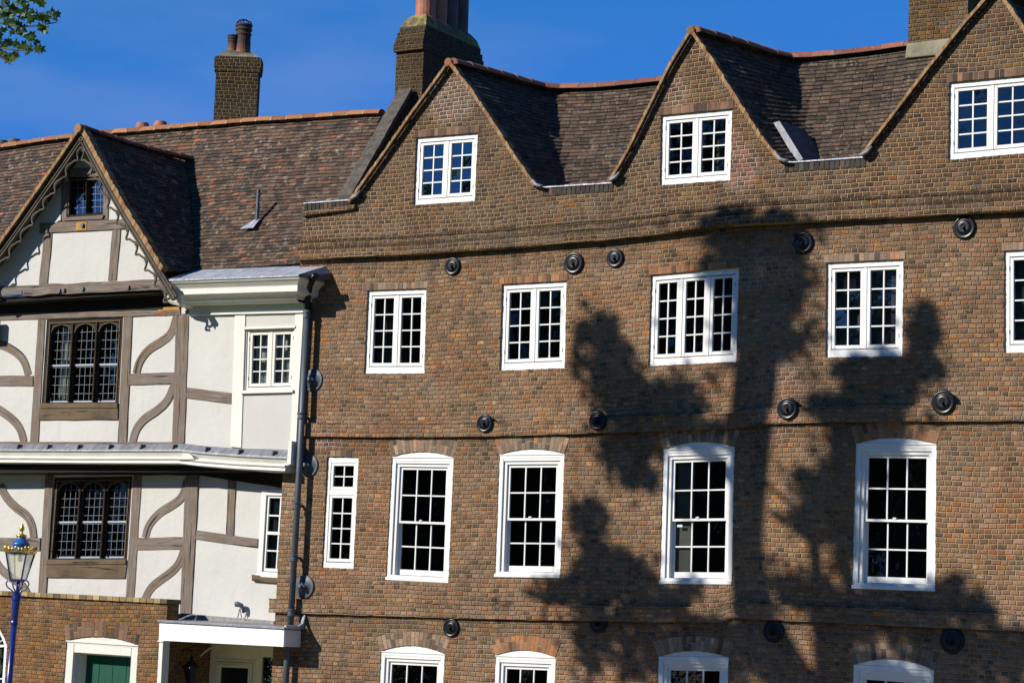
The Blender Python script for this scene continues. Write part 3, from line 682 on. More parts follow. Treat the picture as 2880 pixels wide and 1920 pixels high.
def under(mb, Pf, nu=14, nv=8, d=.012):
    vs_ = [];
    for j in range(nv+1):
        for i in range(nu+1):
            u, v = i/nu, j/nv; p = Pf(u, v); e = 1e-2
            a = Pf(min(1, u+e), v)-Pf(max(0, u-e), v); b = Pf(u, min(1, v+e))-Pf(u, max(0, v-e)); n = a.cross(b)
            if n.length > 1e-12: n.normalize()
            vs_.append(p-n*d)
    mb.add(vs_, [(j*(nu+1)+i, j*(nu+1)+i+1, (j+1)*(nu+1)+i+1, (j+1)*(nu+1)+i) for j in range(nv) for i in range(nu)], (.2, .2))
def roof(Pf, mat, house, gauge=.098, tw=.165, samples=48, name='roof'):
    L_ = max((Pf(u, 1)-Pf(u, 0)).length for u in (0., .5, 1.)); nrow = max(4, int(L_/gauge))
    mb = MB(); tiles(mb, Pf, nrow, tw, samples=samples); under(mb, Pf); return mb.build(name, mat, house)
def ridge(path, r, seg, mat, house, parent=None, flat=.8):
    pts = [Vector(p) for p in path]; mb = MB(); jm = MB(); cum = [0]
    for a, b in zip(pts, pts[1:]): cum.append(cum[-1]+(b-a).length)
    def pt(s):
        for i in range(len(pts)-1):
            if s <= cum[i+1] or i == len(pts)-2: return pts[i].lerp(pts[i+1], max(0, (s-cum[i])/(cum[i+1]-cum[i])))
    n = max(1, int(cum[-1]/seg)); 
    for i in range(n):
        a, b = pt(cum[-1]*i/n+.012), pt(cum[-1]*(i+1)/n-.010)
        d = (b-a).normalized(); side = d.cross(Vector((0, 0, 1))).normalized(); up = side.cross(d)
        j = Vector((0, 0, random.uniform(-.006, .006))); vs_ = []; M = 12
        for e, (p, rr) in enumerate(((a, r*1.07), (b, r*1.01))):
            for k in range(M+1):
                t = math.pi*k/M; vs_.append(p+j+side*math.cos(t)*rr+up*(math.sin(t)*rr*flat-.01))
        fs = [(k, k+1, M+2+k, M+1+k) for k in range(M)]+[tuple(range(M+1)), tuple(reversed(range(M+1, 2*M+2)))]
        mb.add(vs_, fs)
    ro = mb.build('ridge_tiles', mat, house)
    vs_ = []; M = 12; N_ = n*2
    for i in range(N_+1):
        p = pt(cum[-1]*i/N_); q = pt(min(cum[-1], cum[-1]*(i+.5)/N_)) if i < N_ else p; p0_ = pt(max(0, cum[-1]*(i-.5)/N_))
        d = (q-p0_).normalized(); side = d.cross(Vector((0, 0, 1))).normalized(); up = side.cross(d)
        for k in range(M+1):
            t = math.pi*k/M; vs_.append(p+side*math.cos(t)*r*.99+up*(math.sin(t)*r*.99*flat-.012))
    jm.add(vs_, [(i*(M+1)+k, i*(M+1)+k+1, (i+1)*(M+1)+k+1, (i+1)*(M+1)+k) for i in range(N_) for k in range(M)])
    jm.build('ridge_bedding', 'mortar_white' if mat == 'ridge_terracotta' else 'cement_dark', ro); return ro
BETA = R(54.5); NB = Vector((0, -math.sin(BETA), math.cos(BETA)))
def chaikin(p, n=3):
    for _ in range(n):
        q = [p[0]]
        for a, b in zip(p, p[1:]): q += [a.lerp(b, .25), a.lerp(b, .75)]
        p = q+[p[-1]]
    return p
def polyat(p, u):
    n = len(p)-1; x = max(0, min(1, u))*n; i = min(n-1, int(x)); return p[i].lerp(p[i+1], x-i)
def valley(rk, g0, vb, junc, ridgepts, gend, house, RY=-.09):
    """swept valley: gable rake -> valley -> main slope; rows run level"""
    p0 = at(*g0, .85); p0.z -= .04
    on = lambda px, py: onP(px, py, p0, NB)
    foot = [at(x, y, RY) for x, y in rk]                # apex .. foot
    foot = list(reversed(foot))
    Vb, J = on(*vb), on(*junc)
    rid = [on(*p) for p in ridgepts]; Cb = on(*gend)
    Ct = rid[-1]; Cb = Vector((Ct.x+.3, Cb.y, Cb.z)); Ct = Ct+Vector((.3, 0, 0))
    def Pf(u, v):
        A = polyat(foot, v); B = Vb.lerp(J, v); C = Cb.lerp(Ct, v)
        return polyat(chaik(A, B, C, v), u)
    cache = {}
    def chaik(A, B, C, v):
        k = round(v, 6)
        if k not in cache: 
            M2 = B.lerp(C, .5)
            sag = Vector((0, 0, -.05*v))
            cache[k] = chaikin([A, A.lerp(B, .5), A.lerp(B, .93)+Vector((0, 0, -.02*v)), B.lerp(C, .09)+sag*.4, M2+sag, C], 3)
        return cache[k]
    r_ = roof(Pf, 'tile_dark', house, samples=60)
    rd = [Pf(i/24, 1.0)+Vector((0, 0, .03)) for i in range(25)]
    return Pf, rd, foot, J, r_
P1, rd1, f1, J1, _ = valley(rakeR[1], (1300, 428), (1300, 429), (1262, 210), [(1262, 210), (1330, 214), (1400, 210), (1460, 202), (1520, 192)], (1405, 421), BH)
P2, rd2, f2, J2, _ = valley(rakeR[2], (1900, 367), (1872, 369), (1818, 142), [(1818, 142), (1870, 140), (1930, 133), (2000, 123), (2150, 100)], (1985, 362), BH)
# third gable right slope and all left slopes
def tri(foot, apexp, junc, house, flip=False, mat='tile_dark'):
    back = Vector((foot[0].x, .9, foot[0].z))
    def Pf(u, v):
        A = polyat(foot, v); B = back.lerp(junc, v)
        return A.lerp(B, u) if not flip else B.lerp(A, u)
    return roof(Pf, mat, house, samples=12)
fl = lambda n: [at(x, y, -.09) for x, y in rakeL[n]]
fr = lambda n: list(reversed([at(x, y, -.09) for x, y in rakeR[n]]))
J3 = Vector((at(2290, -20).x+.15, J2.y, J2.z+.1))
tri(fl(1), None, J1, BH, True); tri(fl(2), None, J2, BH, True); tri(fl(3), None, J3, BH, True); tri(fr(3), None, J3, BH)
# main slope between the raking parapet and gable one, and beyond gable three
g1 = at(800, 460, .85)
def PW(u, v): return Vector((lerp(-3.35, -.9, u), lerp(g1.y, J1.y, v), lerp(g1.z-.32, J1.z-.32, v)))
roof(PW, 'tile_dark', BH, samples=12)
def PE(u, v): return Vector((lerp(10.0, XR, u), lerp(.85, J3.y, v), lerp(8.8, J3.z, v)))
roof(PE, 'tile_dark', BH, samples=12)
def PB(u, v): return Vector((lerp(XR, -3.4, u), lerp(5.4, J1.y, v), lerp(8.7, J1.z-.02, v)))
roof(PB, 'tile_dark', BH, samples=12, gauge=.2, tw=.33)
ridge([p for p in rd1], .13, .34, 'ridge_red', BH); ridge([p for p in rd2], .13, .36, 'ridge_red', BH)
ridge([at(2290, -20, -.09)+Vector((0, 0, .03)), J3+Vector((0, 0, .03))], .105, .36, 'ridge_red', BH)
ridge([J3+Vector((-.6, 0, 0)), Vector((XR, J3.y, J3.z))], .105, .36, 'ridge_red', BH)
ridge([Vector((-3.35, J1.y, J1.z)), J1], .1, .36, 'ridge_red', BH)
# verges: bedded tile edges along every rake
def verge(pts, y0, y1, th, house, mat='verge', step=.05, side=1, name='verge'):
    pts = [Vector((a, 0, b)) for a, b in pts]; mb = MB(); cum = [0]
    for a, b in zip(pts, pts[1:]): cum.append(cum[-1]+(b-a).length)
    def pt(s):
        for i in range(len(pts)-1):
            if s <= cum[i+1] or i == len(pts)-2: return pts[i].lerp(pts[i+1], (s-cum[i])/(cum[i+1]-cum[i])), (pts[i+1]-pts[i]).normalized()
    n = int(cum[-1]/step)
    for i in range(n):
        a, d = pt(cum[-1]*i/n); b, _ = pt(cum[-1]*(i+1)/n)
        nn = Vector((-d.z, 0, d.x))*side
        t = th*random.uniform(.85, 1.15); o1 = random.uniform(0, .006); sl = d*.035*side*(1 if d.z*side > 0 else -1)
        q = [a, b, b+nn*t+sl, a+nn*t+sl]; q = [(v.x, v.z) for v in q]
        ar = sum(q[k][0]*q[(k+1) % 4][1]-q[(k+1) % 4][0]*q[k][1] for k in range(4))
        if ar < 0: q.reverse()
        mb.prism(q, y0-o1, y1)
    return mb.build(name, mat, house)
for i in (1, 2, 3):
    verge(P(rakeL[i]), -.12, .05, .042, BH, side=1); verge(P(rakeR[i]), -.12, .05, .055, BH, side=1)
    ap = P(rakeL[i])[-1]; mb = MB(); mb.lathe([(.06, 0), (.068, .02), (.068, .12), (.05, .13)], (ap[0], .0, ap[1]+.03), 18, 'y'); mb.build('ridge_end', 'verge', BH)
# gutters, lead boots and dark header rows under the gutters
def gutter(pa, pb, ya=-.055, hdr=True):
    a, b = at(*pa, ya), at(*pb, ya); m = MB(); n = 12
    for i in range(n):
        p, q = a.lerp(b, i/n), a.lerp(b, (i+1)/n+.004); z = random.uniform(0, .006)
        m.hexa([(p.x, ya, p.z-.006), (q.x, ya, q.z-.006), (q.x, .98, q.z-.006), (p.x, .98, p.z-.006), (p.x, ya, p.z+.010+z), (q.x, ya, q.z+.010+z), (q.x, .98, q.z+.0+z), (p.x, .98, p.z+.0+z)])
    m.build('lead_gutter', 'lead', BH)
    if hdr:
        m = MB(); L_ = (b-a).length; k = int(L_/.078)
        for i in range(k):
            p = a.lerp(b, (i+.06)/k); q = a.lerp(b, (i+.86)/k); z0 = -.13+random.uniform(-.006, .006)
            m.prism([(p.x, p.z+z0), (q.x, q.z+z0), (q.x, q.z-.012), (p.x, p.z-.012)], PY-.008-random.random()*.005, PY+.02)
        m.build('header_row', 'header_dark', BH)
gutter((697, 467), (808, 459)); gutter((1238, 431), (1408, 420)); gutter((1800, 374), (1988, 361))
gutter((2560, 330), (2700, 322), hdr=False)
# the corner return at the west end of the parapet
a = at(697, 484, -.10); b = at(812, 470, -.10); m = MB()
m.prism([(a.x-.03, a.z-.09), (b.x, b.z-.07), (b.x+.03, b.z+.0), (a.x-.03, a.z-.01)], -.10, .02); m.build('parapet_moulding', 'brick_upper', BH, bevel=.01)
a2 = at(697, 484, PY); b2 = at(808, 470, PY)
m = MB(); m.prism([(a2.x, a2.z-.02), (b2.x, b2.z-.02), xz(808, 461, PY), xz(697, 469, PY)], PY, .24); m.build('parapet_coping', 'brick_upper', BH)
def boot(px, py, sx):
    p = at(px, py, -.12); m = MB()
    m.tube([p+Vector((-sx*.11, 0, .11)), p+Vector((-sx*.04, -.01, .03)), p+Vector((sx*.04, -.01, .0)), p+Vector((sx*.09, -.0, .01))], [.018, .03, .03, .012], 10)
    m.build('lead_boot', 'lead_mid', BH, smooth=True)
boot(1236, 428, 1); boot(1408, 413, -1); boot(1798, 370, 1); boot(1986, 355, -1); boot(814, 455, -1)
# roof hatch in the second valley
pa = [at(x, y, .36) for x, y in ((1778, 283), (1792, 279), (1846, 366), (1831, 373))]
m = MB(); dv = Vector((.13, .62, .0)); m.hexa([pa[3], pa[2], pa[2]+dv, pa[3]+dv, pa[0], pa[1], pa[1]+dv, pa[0]+dv])
h = m.build('roof_hatch', 'lead_dark', BH, bevel=.008)
m = MB(); e = Vector((-.006, -.012, .004)); dv2 = Vector((0, .03, 0)); m.hexa([pa[3]+e, pa[2]+e, pa[2]+dv2, pa[3]+dv2, pa[0]+e, pa[1]+e, pa[1]+dv2, pa[0]+dv2]); m.build('hatch_lit_edge', 'lead_mid', h)  # lit edge in lighter lead, shaded slab in darker: light put into colour
# raking west parapet (coping) running back up the roof
c0 = at(786, 458, .1); X0 = c0.x; c1 = onP(922, 214, (X0, 0, 0), (1, 0, 0)); wth = .20
m = MB(); a, b = Vector((X0, .05, c0.z-.02)), c1
m.hexa([(X0, a.y, 8.4), (X0+wth, a.y, 8.4), (X0+wth, b.y, 8.4), (X0, b.y, 8.4), tuple(a), (X0+wth, a.y, a.z), (X0+wth, b.y, b.z), (X0, b.y, b.z)])
m.build('raking_parapet', 'brick_dark', BH)
m = MB(); n = 22
for i in range(n):
    p, q = a.lerp(b, i/n), a.lerp(b, (i+.97)/n); k = random.uniform(.0, .015)
    m.hexa([(X0-.04, p.y, p.z+.002), (X0+wth+.03, p.y, p.z+.002), (X0+wth+.03, q.y, q.z+.002), (X0-.04, q.y, q.z+.002), (X0-.04, p.y-.03, p.z+.06+k), (X0+wth+.03, p.y-.03, p.z+.06+k), (X0+wth+.03, q.y-.03, q.z+.06+k), (X0-.04, q.y-.03, q.z+.06+k)])
m.build('parapet_coping', 'cement_dark', BH)

# ---- chimneys
def stack(corners, z0, z1, house, mat='brick_dark', bands=(), cap='lichen_cement', capz=.25, inset=.12, name='chimney', cb=0., ce=-.01):
    """corners: 4 xy points counter-clockwise"""
    cx = sum(c[0] for c in corners)/4; cy = sum(c[1] for c in corners)/4
    def ring_(e): return [(c[0]+(c[0]-cx)/max(.01, math.hypot(c[0]-cx, c[1]-cy))*e, c[1]+(c[1]-cy)/max(.01, math.hypot(c[0]-cx, c[1]-cy))*e) for c in corners]
    m = MB()
    def blk(e, za, zb):
        r_ = ring_(e); vs_ = [(x, y, za) for x, y in r_]+[(x, y, zb) for x, y in r_]
        fs = [(3, 2, 1, 0), (4, 5, 6, 7), (0, 1, 5, 4), (1, 2, 6, 5), (2, 3, 7, 6), (3, 0, 4, 7)]
        uvs = [[(vs_[i][0], vs_[i][1]) for i in f] for f in fs[:2]]
        acc = 0
        for k in range(4):
            a, b = r_[k], r_[(k+1) % 4]; l_ = math.hypot(a[0]-b[0], a[1]-b[1]); uvs.append([(acc, za), (acc+l_, za), (acc+l_, zb), (acc, zb)]); acc += l_+.05
        m.add(vs_, fs, (0, 0), uvs)
    blk(0, z0, z1)
    for e, za, zb in bands: blk(e, za, zb)
    ch = m.build(name, mat, house, bevel=.006)
    z1 += cb; c = MB(); base = ring_(ce); topr = [(cx+(x-cx)*(1-inset*2.2), cy+(y-cy)*(1-inset)) for x, y in base]; midr = [(cx+(x-cx)*(1-inset*.7), cy+(y-cy)*(1-inset*.4)) for x, y in base]
    vs_ = [(x, y, z1-.01) for x, y in base]+[(x, y, z1+capz*.55) for x, y in midr]+[(x, y, z1+capz) for x, y in topr]
    fs = []
    for l_ in (0, 4):
        for k in range(4): fs.append((l_+k, l_+(k+1) % 4, l_+4+(k+1) % 4, l_+4+k))
    fs.append((8, 9, 10, 11)); c.add(vs_, fs); c.build('flaunching', cap, ch)
    return ch
def pot(ch, x, y, z, r, h, mat='pot_terra', rings=True, dark_top=False):
    m = MB(); pr = [(r*1.08, 0), (r*1.05, .05), (r*.98, .08), (r*.93, h*.62), (r*1.02, h*.64), (r*1.04, h*.68), (r*.94, h*.70)]
    if rings: pr += [(r*.95, h*.78), (r*1.08, h*.80), (r*1.1, h*.85), (r*.98, h*.87), (r*1.0, h*.92), (r*1.12, h*.94), (r*1.12, h*.99)]
    pr += [(r*.95, h), (r*.8, h), (r*.78, h-.2)]
    m.lathe(pr, (x, y, z), 20); m.build('chimney_pot', mat, ch)
# chimney one (west end)
yf = 1.75
a = at(909, 150, yf); b = at(972, 150, yf); L1 = 1.9
zt = at(940, 98, yf).z
c1 = stack([(a.x, yf), (b.x, yf), (b.x, yf+L1), (a.x, yf+L1)], 9.4, zt, BH, bands=[(.07, zt-.16, zt+.0), (.035, zt+.001, zt+.09), (.0, zt+.091, zt+.20), (-.05, zt+.201, zt+.30)], capz=.24, inset=.2, cb=.30, ce=-.055)
for i, (yy, hh) in enumerate(((.40, 1.3), (.76, 1.45), (1.12, 1.5), (1.46, 1.4))): pot(c1, (a.x+b.x)/2+.02, yf+yy, zt+.46, .185, hh, 'pot_terra' if i < 2 else 'pot_dark')
# chimney three (between gable two and three, on the ridge)
yf = J2.y-.15; a = at(2086, 60, yf); b = at(2214, 60, yf); zb = at(2090, 135, yf).z
c3 = stack([(a.x, yf), (b.x+.06, yf), (b.x+.06, yf+1.0), (a.x, yf+1.0)], 9.6, 13.2, BH, mat='brick_c3', bands=[(.05, 12.6, 12.9)]) if False else None
brick('brick_c3', [(0, '24201c'), (.3, '3c3026'), (.5, '54422e'), (.7, '4a3c2a'), (.85, '6a5436'), (1., '7a4a34')], '8a7448', '78643c', soot=.35)
c3 = stack([(a.x, yf), (b.x+.06, yf), (b.x+.06, yf+1.1), (a.x, yf+1.1)], 9.6, 13.2, BH, mat='brick_c3', bands=[(.05, 12.7, 12.9)])
for i in range(3): pot(c3, a.x+.25+.32*i, yf+.5, 13.35, .13, 1.0)
m = MB(); zf = zb; m.hexa([(a.x-.03, yf-.05, zf), (b.x+.12, yf-.05, zf+.0), (b.x+.12, yf+.2, zf), (a.x-.03, yf+.2, zf), (a.x-.015, yf-.02, zf+.24), (b.x+.09, yf-.02, zf+.26), (b.x+.09, yf+.2, zf+.26), (a.x-.015, yf+.2, zf+.24)])
m.build('cement_flashing', 'cement', c3, bevel=.02)

# ---- downpipe between the houses
pts = [(722, 640, -.45), (712, 665, -.30), (706, 700, -.22)]
m = MB(); y = -.17
p0, p1, p2 = at(705.5, 712, y), at(687, 1085, y), at(667, 1436, y)
m.tube([p0, p1, p2], .052, 14); dp = m.build('downpipe', 'iron_grey', BH, smooth=True)
m = MB(); m.tube([p0, at(707, 680, y), at(712, 655, -.3), at(724, 632, -.5)], .05, 12); m.build('pipe_swan_neck', 'iron_black', dp, smooth=True)
for px, py in ((705, 722), (691.5, 955), (681, 1160), (675, 1280), (669.5, 1405)):
    q = at(px, py, y); m = MB(); m.lathe([(.056, -.06), (.066, -.055), (.066, -.03), (.058, -.025), (.058, .02), (.07, .025), (.07, .05), (.058, .055)], q, 14)
    m.box(q.x-.015, q.x+.015, q.y+.05, .01, q.z-.02, q.z+.02); m.build('pipe_collar', 'iron_grey', dp)
m = MB(); m.tube([at(669, 1436, y), at(664, 1470, y+.04), at(660, 1500, y+.04), at(652, 1640, y+.04)], .052, 14); m.build('lower_pipe', 'iron_grey', dp, smooth=True)
# lead dressings at the corner of the string course
m = MB(); q = at(716, 622, -.13)
for dx, dz, s in ((-.12, .0, .13), (.0, -.02, .10), (.08, -.07, .08), (.02, -.12, .07)): m.hexa([(q.x+dx-s, -.16, q.z+dz-.05), (q.x+dx+s, -.13, q.z+dz-.04), (q.x+dx+s*.9, .01, q.z+dz-.02), (q.x+dx-s, .01, q.z+dz-.02), (q.x+dx-s, -.15, q.z+dz+.04), (q.x+dx+s*.8, -.11, q.z+dz+.03), (q.x+dx+s*.8, .01, q.z+dz+.07), (q.x+dx-s, .01, q.z+dz+.08)])
m.build('lead_flashing', 'lead_mid', BH, bevel=.01)

# ================================================================== TIMBER-FRAMED HOUSE
TH = thing('timber_framed_house', 'half-timbered house with cream plaster panels, curved grey braces and a carved bargeboard gable', 'house', (-8, 0, GZ))
Y1, Y2, YG = -.12, .30, -.48
Y1L = Y1
def zq(f, pts, y): return [xz(*f(*p), y) for p in pts]
def beam(name, q, y, proud=.018, mat='oak', parent=None, seg=.18, jit=.005, dep=.06, label=None):
    """q TL TR BR BL on plane y"""
    w = math.dist(q[0], q[1]); h = math.dist(q[0], q[3]); horiz = w > h
    A, B = ((q[0], q[1]), (q[3], q[2])) if horiz else ((q[0], q[3]), (q[1], q[2]))
    L_ = max(w, h); n = max(3, int(L_/seg)); off = random.random()*20; vs_ = []; fs = []; uvs = []
    wd = min(w, h); base = random.random()*9
    for i in range(n+1):
        a, b = l2(A[0], A[1], i/n), l2(B[0], B[1], i/n)
        j = lambda k: jit*noise.noise(Vector((i*.45+off, k, 0)))*2
        if horiz: a = (a[0], a[1]+j(1)); b = (b[0], b[1]+j(5))
        else: a = (a[0]+j(1), a[1]); b = (b[0]+j(5), b[1])
        yy = y-proud+j(9)*.6
        vs_ += [(a[0], yy, a[1]), (b[0], yy, b[1]), (b[0], y+dep, b[1]), (a[0], y+dep, a[1])]
    U = lambda i, v: (base+L_*(i//4)/n, base*3+v)
    vv = {0: 0, 1: wd, 2: wd+.05, 3: -.05}
    for i in range(n):
        a, b = i*4, i*4+4
        for f in ((a, a+1, b+1, b), (a+1, a+2, b+2, b+1), (a+3, a, b, b+3)): fs.append(f); uvs.append([U(k, vv[k % 4]) for k in f])
    for f in ((0, 3, 2, 1), tuple(n*4+k for k in (0, 1, 2, 3))): fs.append(f); uvs.append([(base+.01*k, base*3+vv[i % 4]) for k, i in enumerate(f)])
    m = MB(); m.add(vs_, fs, None, uvs); o = m.build(name, mat, parent or TH, label=label)
    import bmesh as _b
    bm = _b.new(); bm.from_mesh(o.data); _b.ops.recalc_face_normals(bm, faces=bm.faces); bm.to_mesh(o.data); bm.free()
    return o
def brace(pts, wd, y, proud=.014, mat='oak', parent=None, name='curved_brace'):
    pts = [Vector((a, 0, b)) for a, b in pts]; pts = chaikin(pts, 3); vs_ = []; fs = []; uvs = []; n = len(pts); s = 0; base = random.random()*9; S = []
    for i, p in enumerate(pts):
        d = (pts[min(i+1, n-1)]-pts[max(0, i-1)]).normalized(); nn = Vector((-d.z, 0, d.x)); 
        if i: s += (p-pts[i-1]).length
        S.append(s); a, b = p+nn*wd/2, p-nn*wd/2
        vs_ += [(a.x, y-proud, a.z), (b.x, y-proud, b.z), (b.x, y+.04, b.z), (a.x, y+.04, a.z)]
    vv = {0: 0, 1: wd, 2: wd+.04, 3: -.04}
    for i in range(n-1):
        a, b = i*4, i*4+4
        for f in ((a, b, b+1, a+1), (a+1, b+1, b+2, a+2), (a+3, b+3, b, a)): fs.append(f); uvs.append([(base+S[k//4], base+vv[k % 4]) for k in f])
    m = MB(); m.add(vs_, fs, None, uvs); o = m.build(name, mat, parent or TH)
    import bmesh as _b
    bm = _b.new(); bm.from_mesh(o.data); _b.ops.recalc_face_normals(bm, faces=bm.faces); bm.to_mesh(o.data); bm.free()
    return o
Lft = -900   # zoom x far beyond the left edge
# --- window positions
W1q = zq(ZB, [(345, 128), (905, 104), (873, 758), (305, 762)], Y1)
W2q = [xz(*ZB(398, 1285), Y2), xz(*ZB(975, 1275), Y2), xz(*ZC(935, 468), Y2), xz(*ZC(350, 470), Y2)]
W3q = zq(ZA, [(500, 512), (768, 505), (765, 800), (495, 822)], YG)
BAYw = zq(ZB, [(1815, 200), (2172, 190), (2148, 640), (1803, 648)], Y1)
NWq = [xz(*ZB(1932, 1372), Y2), xz(*ZB(2200, 1378), Y2), xz(*ZC(2150, 575), Y2), xz(*ZC(1897, 560), Y2)]
flip = lambda q: [q[3], q[2], q[1], q[0]]
fuv = lambda x, y, z: (x, z)
# --- plaster walls
x0 = at(-160, 800, Y1).x; xb = at(700, 720, Y1).x; xb2 = at(669, 1075, Y1).x
zt = at(400, 690, Y1).z; 
wall_mesh([(x0, xz(-160, 1030, Y1)[1]), xz(*ZB(1370, 1045), Y1), (xb2, xz(*ZB(2150, 1100), Y1)[1]), (xb, xz(700, 700, Y1)[1]), (xb, 7.35), (x0, 7.35)], [flip(W1q), flip(BAYw)], Y1, fuv, step=.35, jit=.0, reveal=.12, bulge=.015, back=.1).build('plaster_wall', 'plaster', TH)
x2 = at(652, 1200, Y2).x
zpb = at(500, 1440, Y2).z
xep = at(*ZC(1225, 900), -.4).x
wall_mesh([(x0, GZ), (xep, GZ), (xep, zpb), (x2+.3, zpb), (x2+.3, 4.45), (x0, 4.45)], [flip(W2q), flip(NWq)], Y2, fuv, step=.35, jit=.0, reveal=.12, bulge=.015, back=.1).build('plaster_wall', 'plaster', TH)
gl_ = at(*ZA(-260, 1330), YG); gr_ = at(*ZA(1225, 1275), YG); ga = at(*ZA(600, 235), YG)
wall_mesh([(gl_.x, gl_.z), (gr_.x, gr_.z), (ga.x, ga.z)], [flip(W3q)], YG, fuv, step=.3, jit=0, reveal=.1, back=.05).build('gable_plaster', 'plaster', TH)
# jetty soffits
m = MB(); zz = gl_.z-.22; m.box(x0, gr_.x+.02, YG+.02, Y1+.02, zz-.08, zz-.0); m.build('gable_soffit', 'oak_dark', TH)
beam('shadow_board', zq(ZB, [(Lft, 40), (1330, -45), (1330, 52), (Lft, 110)], Y1), Y1, mat='oak_dark', proud=.03)  # dark board over the plaster; its colour deepens the shadow under the gable
# --- upper tier timbers
B1 = lambda name, pts, **k: beam(name, zq(ZB, pts, Y1), Y1, **k)
B1('timber_post', [(285, 128), (335, 128), (285, 1028), (225, 1025)]); B1('timber_post', [(913, 103), (975, 101), (933, 1030), (870, 1030)]); B1('timber_post', [(1298, 88), (1392, 82), (1357, 1030), (1270, 1030)])
B1('head_rail', [(Lft, 105), (1330, 48), (1330, 92), (Lft, 160)], proud=.024)
B1('repaired_rail', [(1168, 40), (1325, 36), (1322, 60), (1170, 66)], proud=.03, mat='oak_new', label='new yellowish timber patch on the head rail')
B1('rust_stain_wedge', [(1130, 84), (1240, 80), (1225, 96), (1135, 95)], proud=.026, mat='reddish_wood')
B1('timber_rail', [(Lft, 530), (248, 540), (245, 615), (Lft, 612)]); B1('timber_rail', [(955, 525), (1287, 515), (1285, 597), (948, 607)])
B1('timber_rail', [(1378, 625), (1715, 668), (1706, 745), (1372, 703)], label='sloping rail beside the white boxed bay')
B1('window_rail', [(298, 768), (873, 757), (871, 860), (288, 865)], mat='oak_brown', proud=.028)
B1('sill_rail', [(Lft, 1022), (1352, 1026), (1352, 1045), (Lft, 1045)], proud=.016)
bw = .155
for pts in ([(1003, 522), (1022, 440), (1090, 345), (1190, 290), (1265, 230), (1300, 105)], [(975, 1028), (1000, 930), (1065, 850), (1150, 800), (1235, 725), (1285, 600)], [(-80, 300), (20, 312), (105, 355), (180, 420), (212, 535)], [(-70, 750), (20, 805), (85, 850), (150, 920), (178, 1025)]):
    brace(zq(ZB, pts, Y1), bw, Y1)
# gable timbers
BG = lambda name, pts, **k: beam(name, zq(ZA, pts, YG), YG, **k)
BG('tie_beam', [(-300, 1340), (1218, 1268), (1218, 1345), (-300, 1412)], proud=.05, jit=.012)
BG('collar_beam', [(300, 858), (925, 828), (925, 898), (300, 932)], proud=.03)
BG('gable_post', [(328, 932), (388, 930), (352, 1303), (290, 1307)]); BG('gable_post', [(832, 903), (890, 900), (858, 1275), (797, 1278)])
BG('window_post', [(457, 560), (500, 555), (492, 842), (450, 845)]); BG('window_post', [(766, 560), (803, 600), (797, 828), (762, 830)]); BG('window_head', [(470, 460), (770, 448), (775, 510), (470, 520)])
BG('window_sill', [(488, 818), (775, 800), (762, 828), (482, 842)], proud=.05)
beam('iron_strap', zq(ZA, [(-20, 1352), (178, 1355), (176, 1384), (-20, 1386)], YG), YG-.052, proud=.01, mat='iron_grey', jit=0)
for px, py in ((440, 1354), (472, 1350), (612, 1340), (945, 1328), (608, 873)):
    p = at(*ZA(px, py), YG-.05); m = MB(); m.box(p.x-.028, p.x+.028, YG-.085, YG-.03, p.z-.03, p.z+.03); m.build('iron_bolt', 'iron_grey', TH)
p = at(*ZA(600, 880), YG-.03); m = MB(); m.box(p.x-.12, p.x+.12, YG-.042, YG-.02, p.z-.07, p.z+.07); m.build('bolt_backing', 'oak_new', TH)

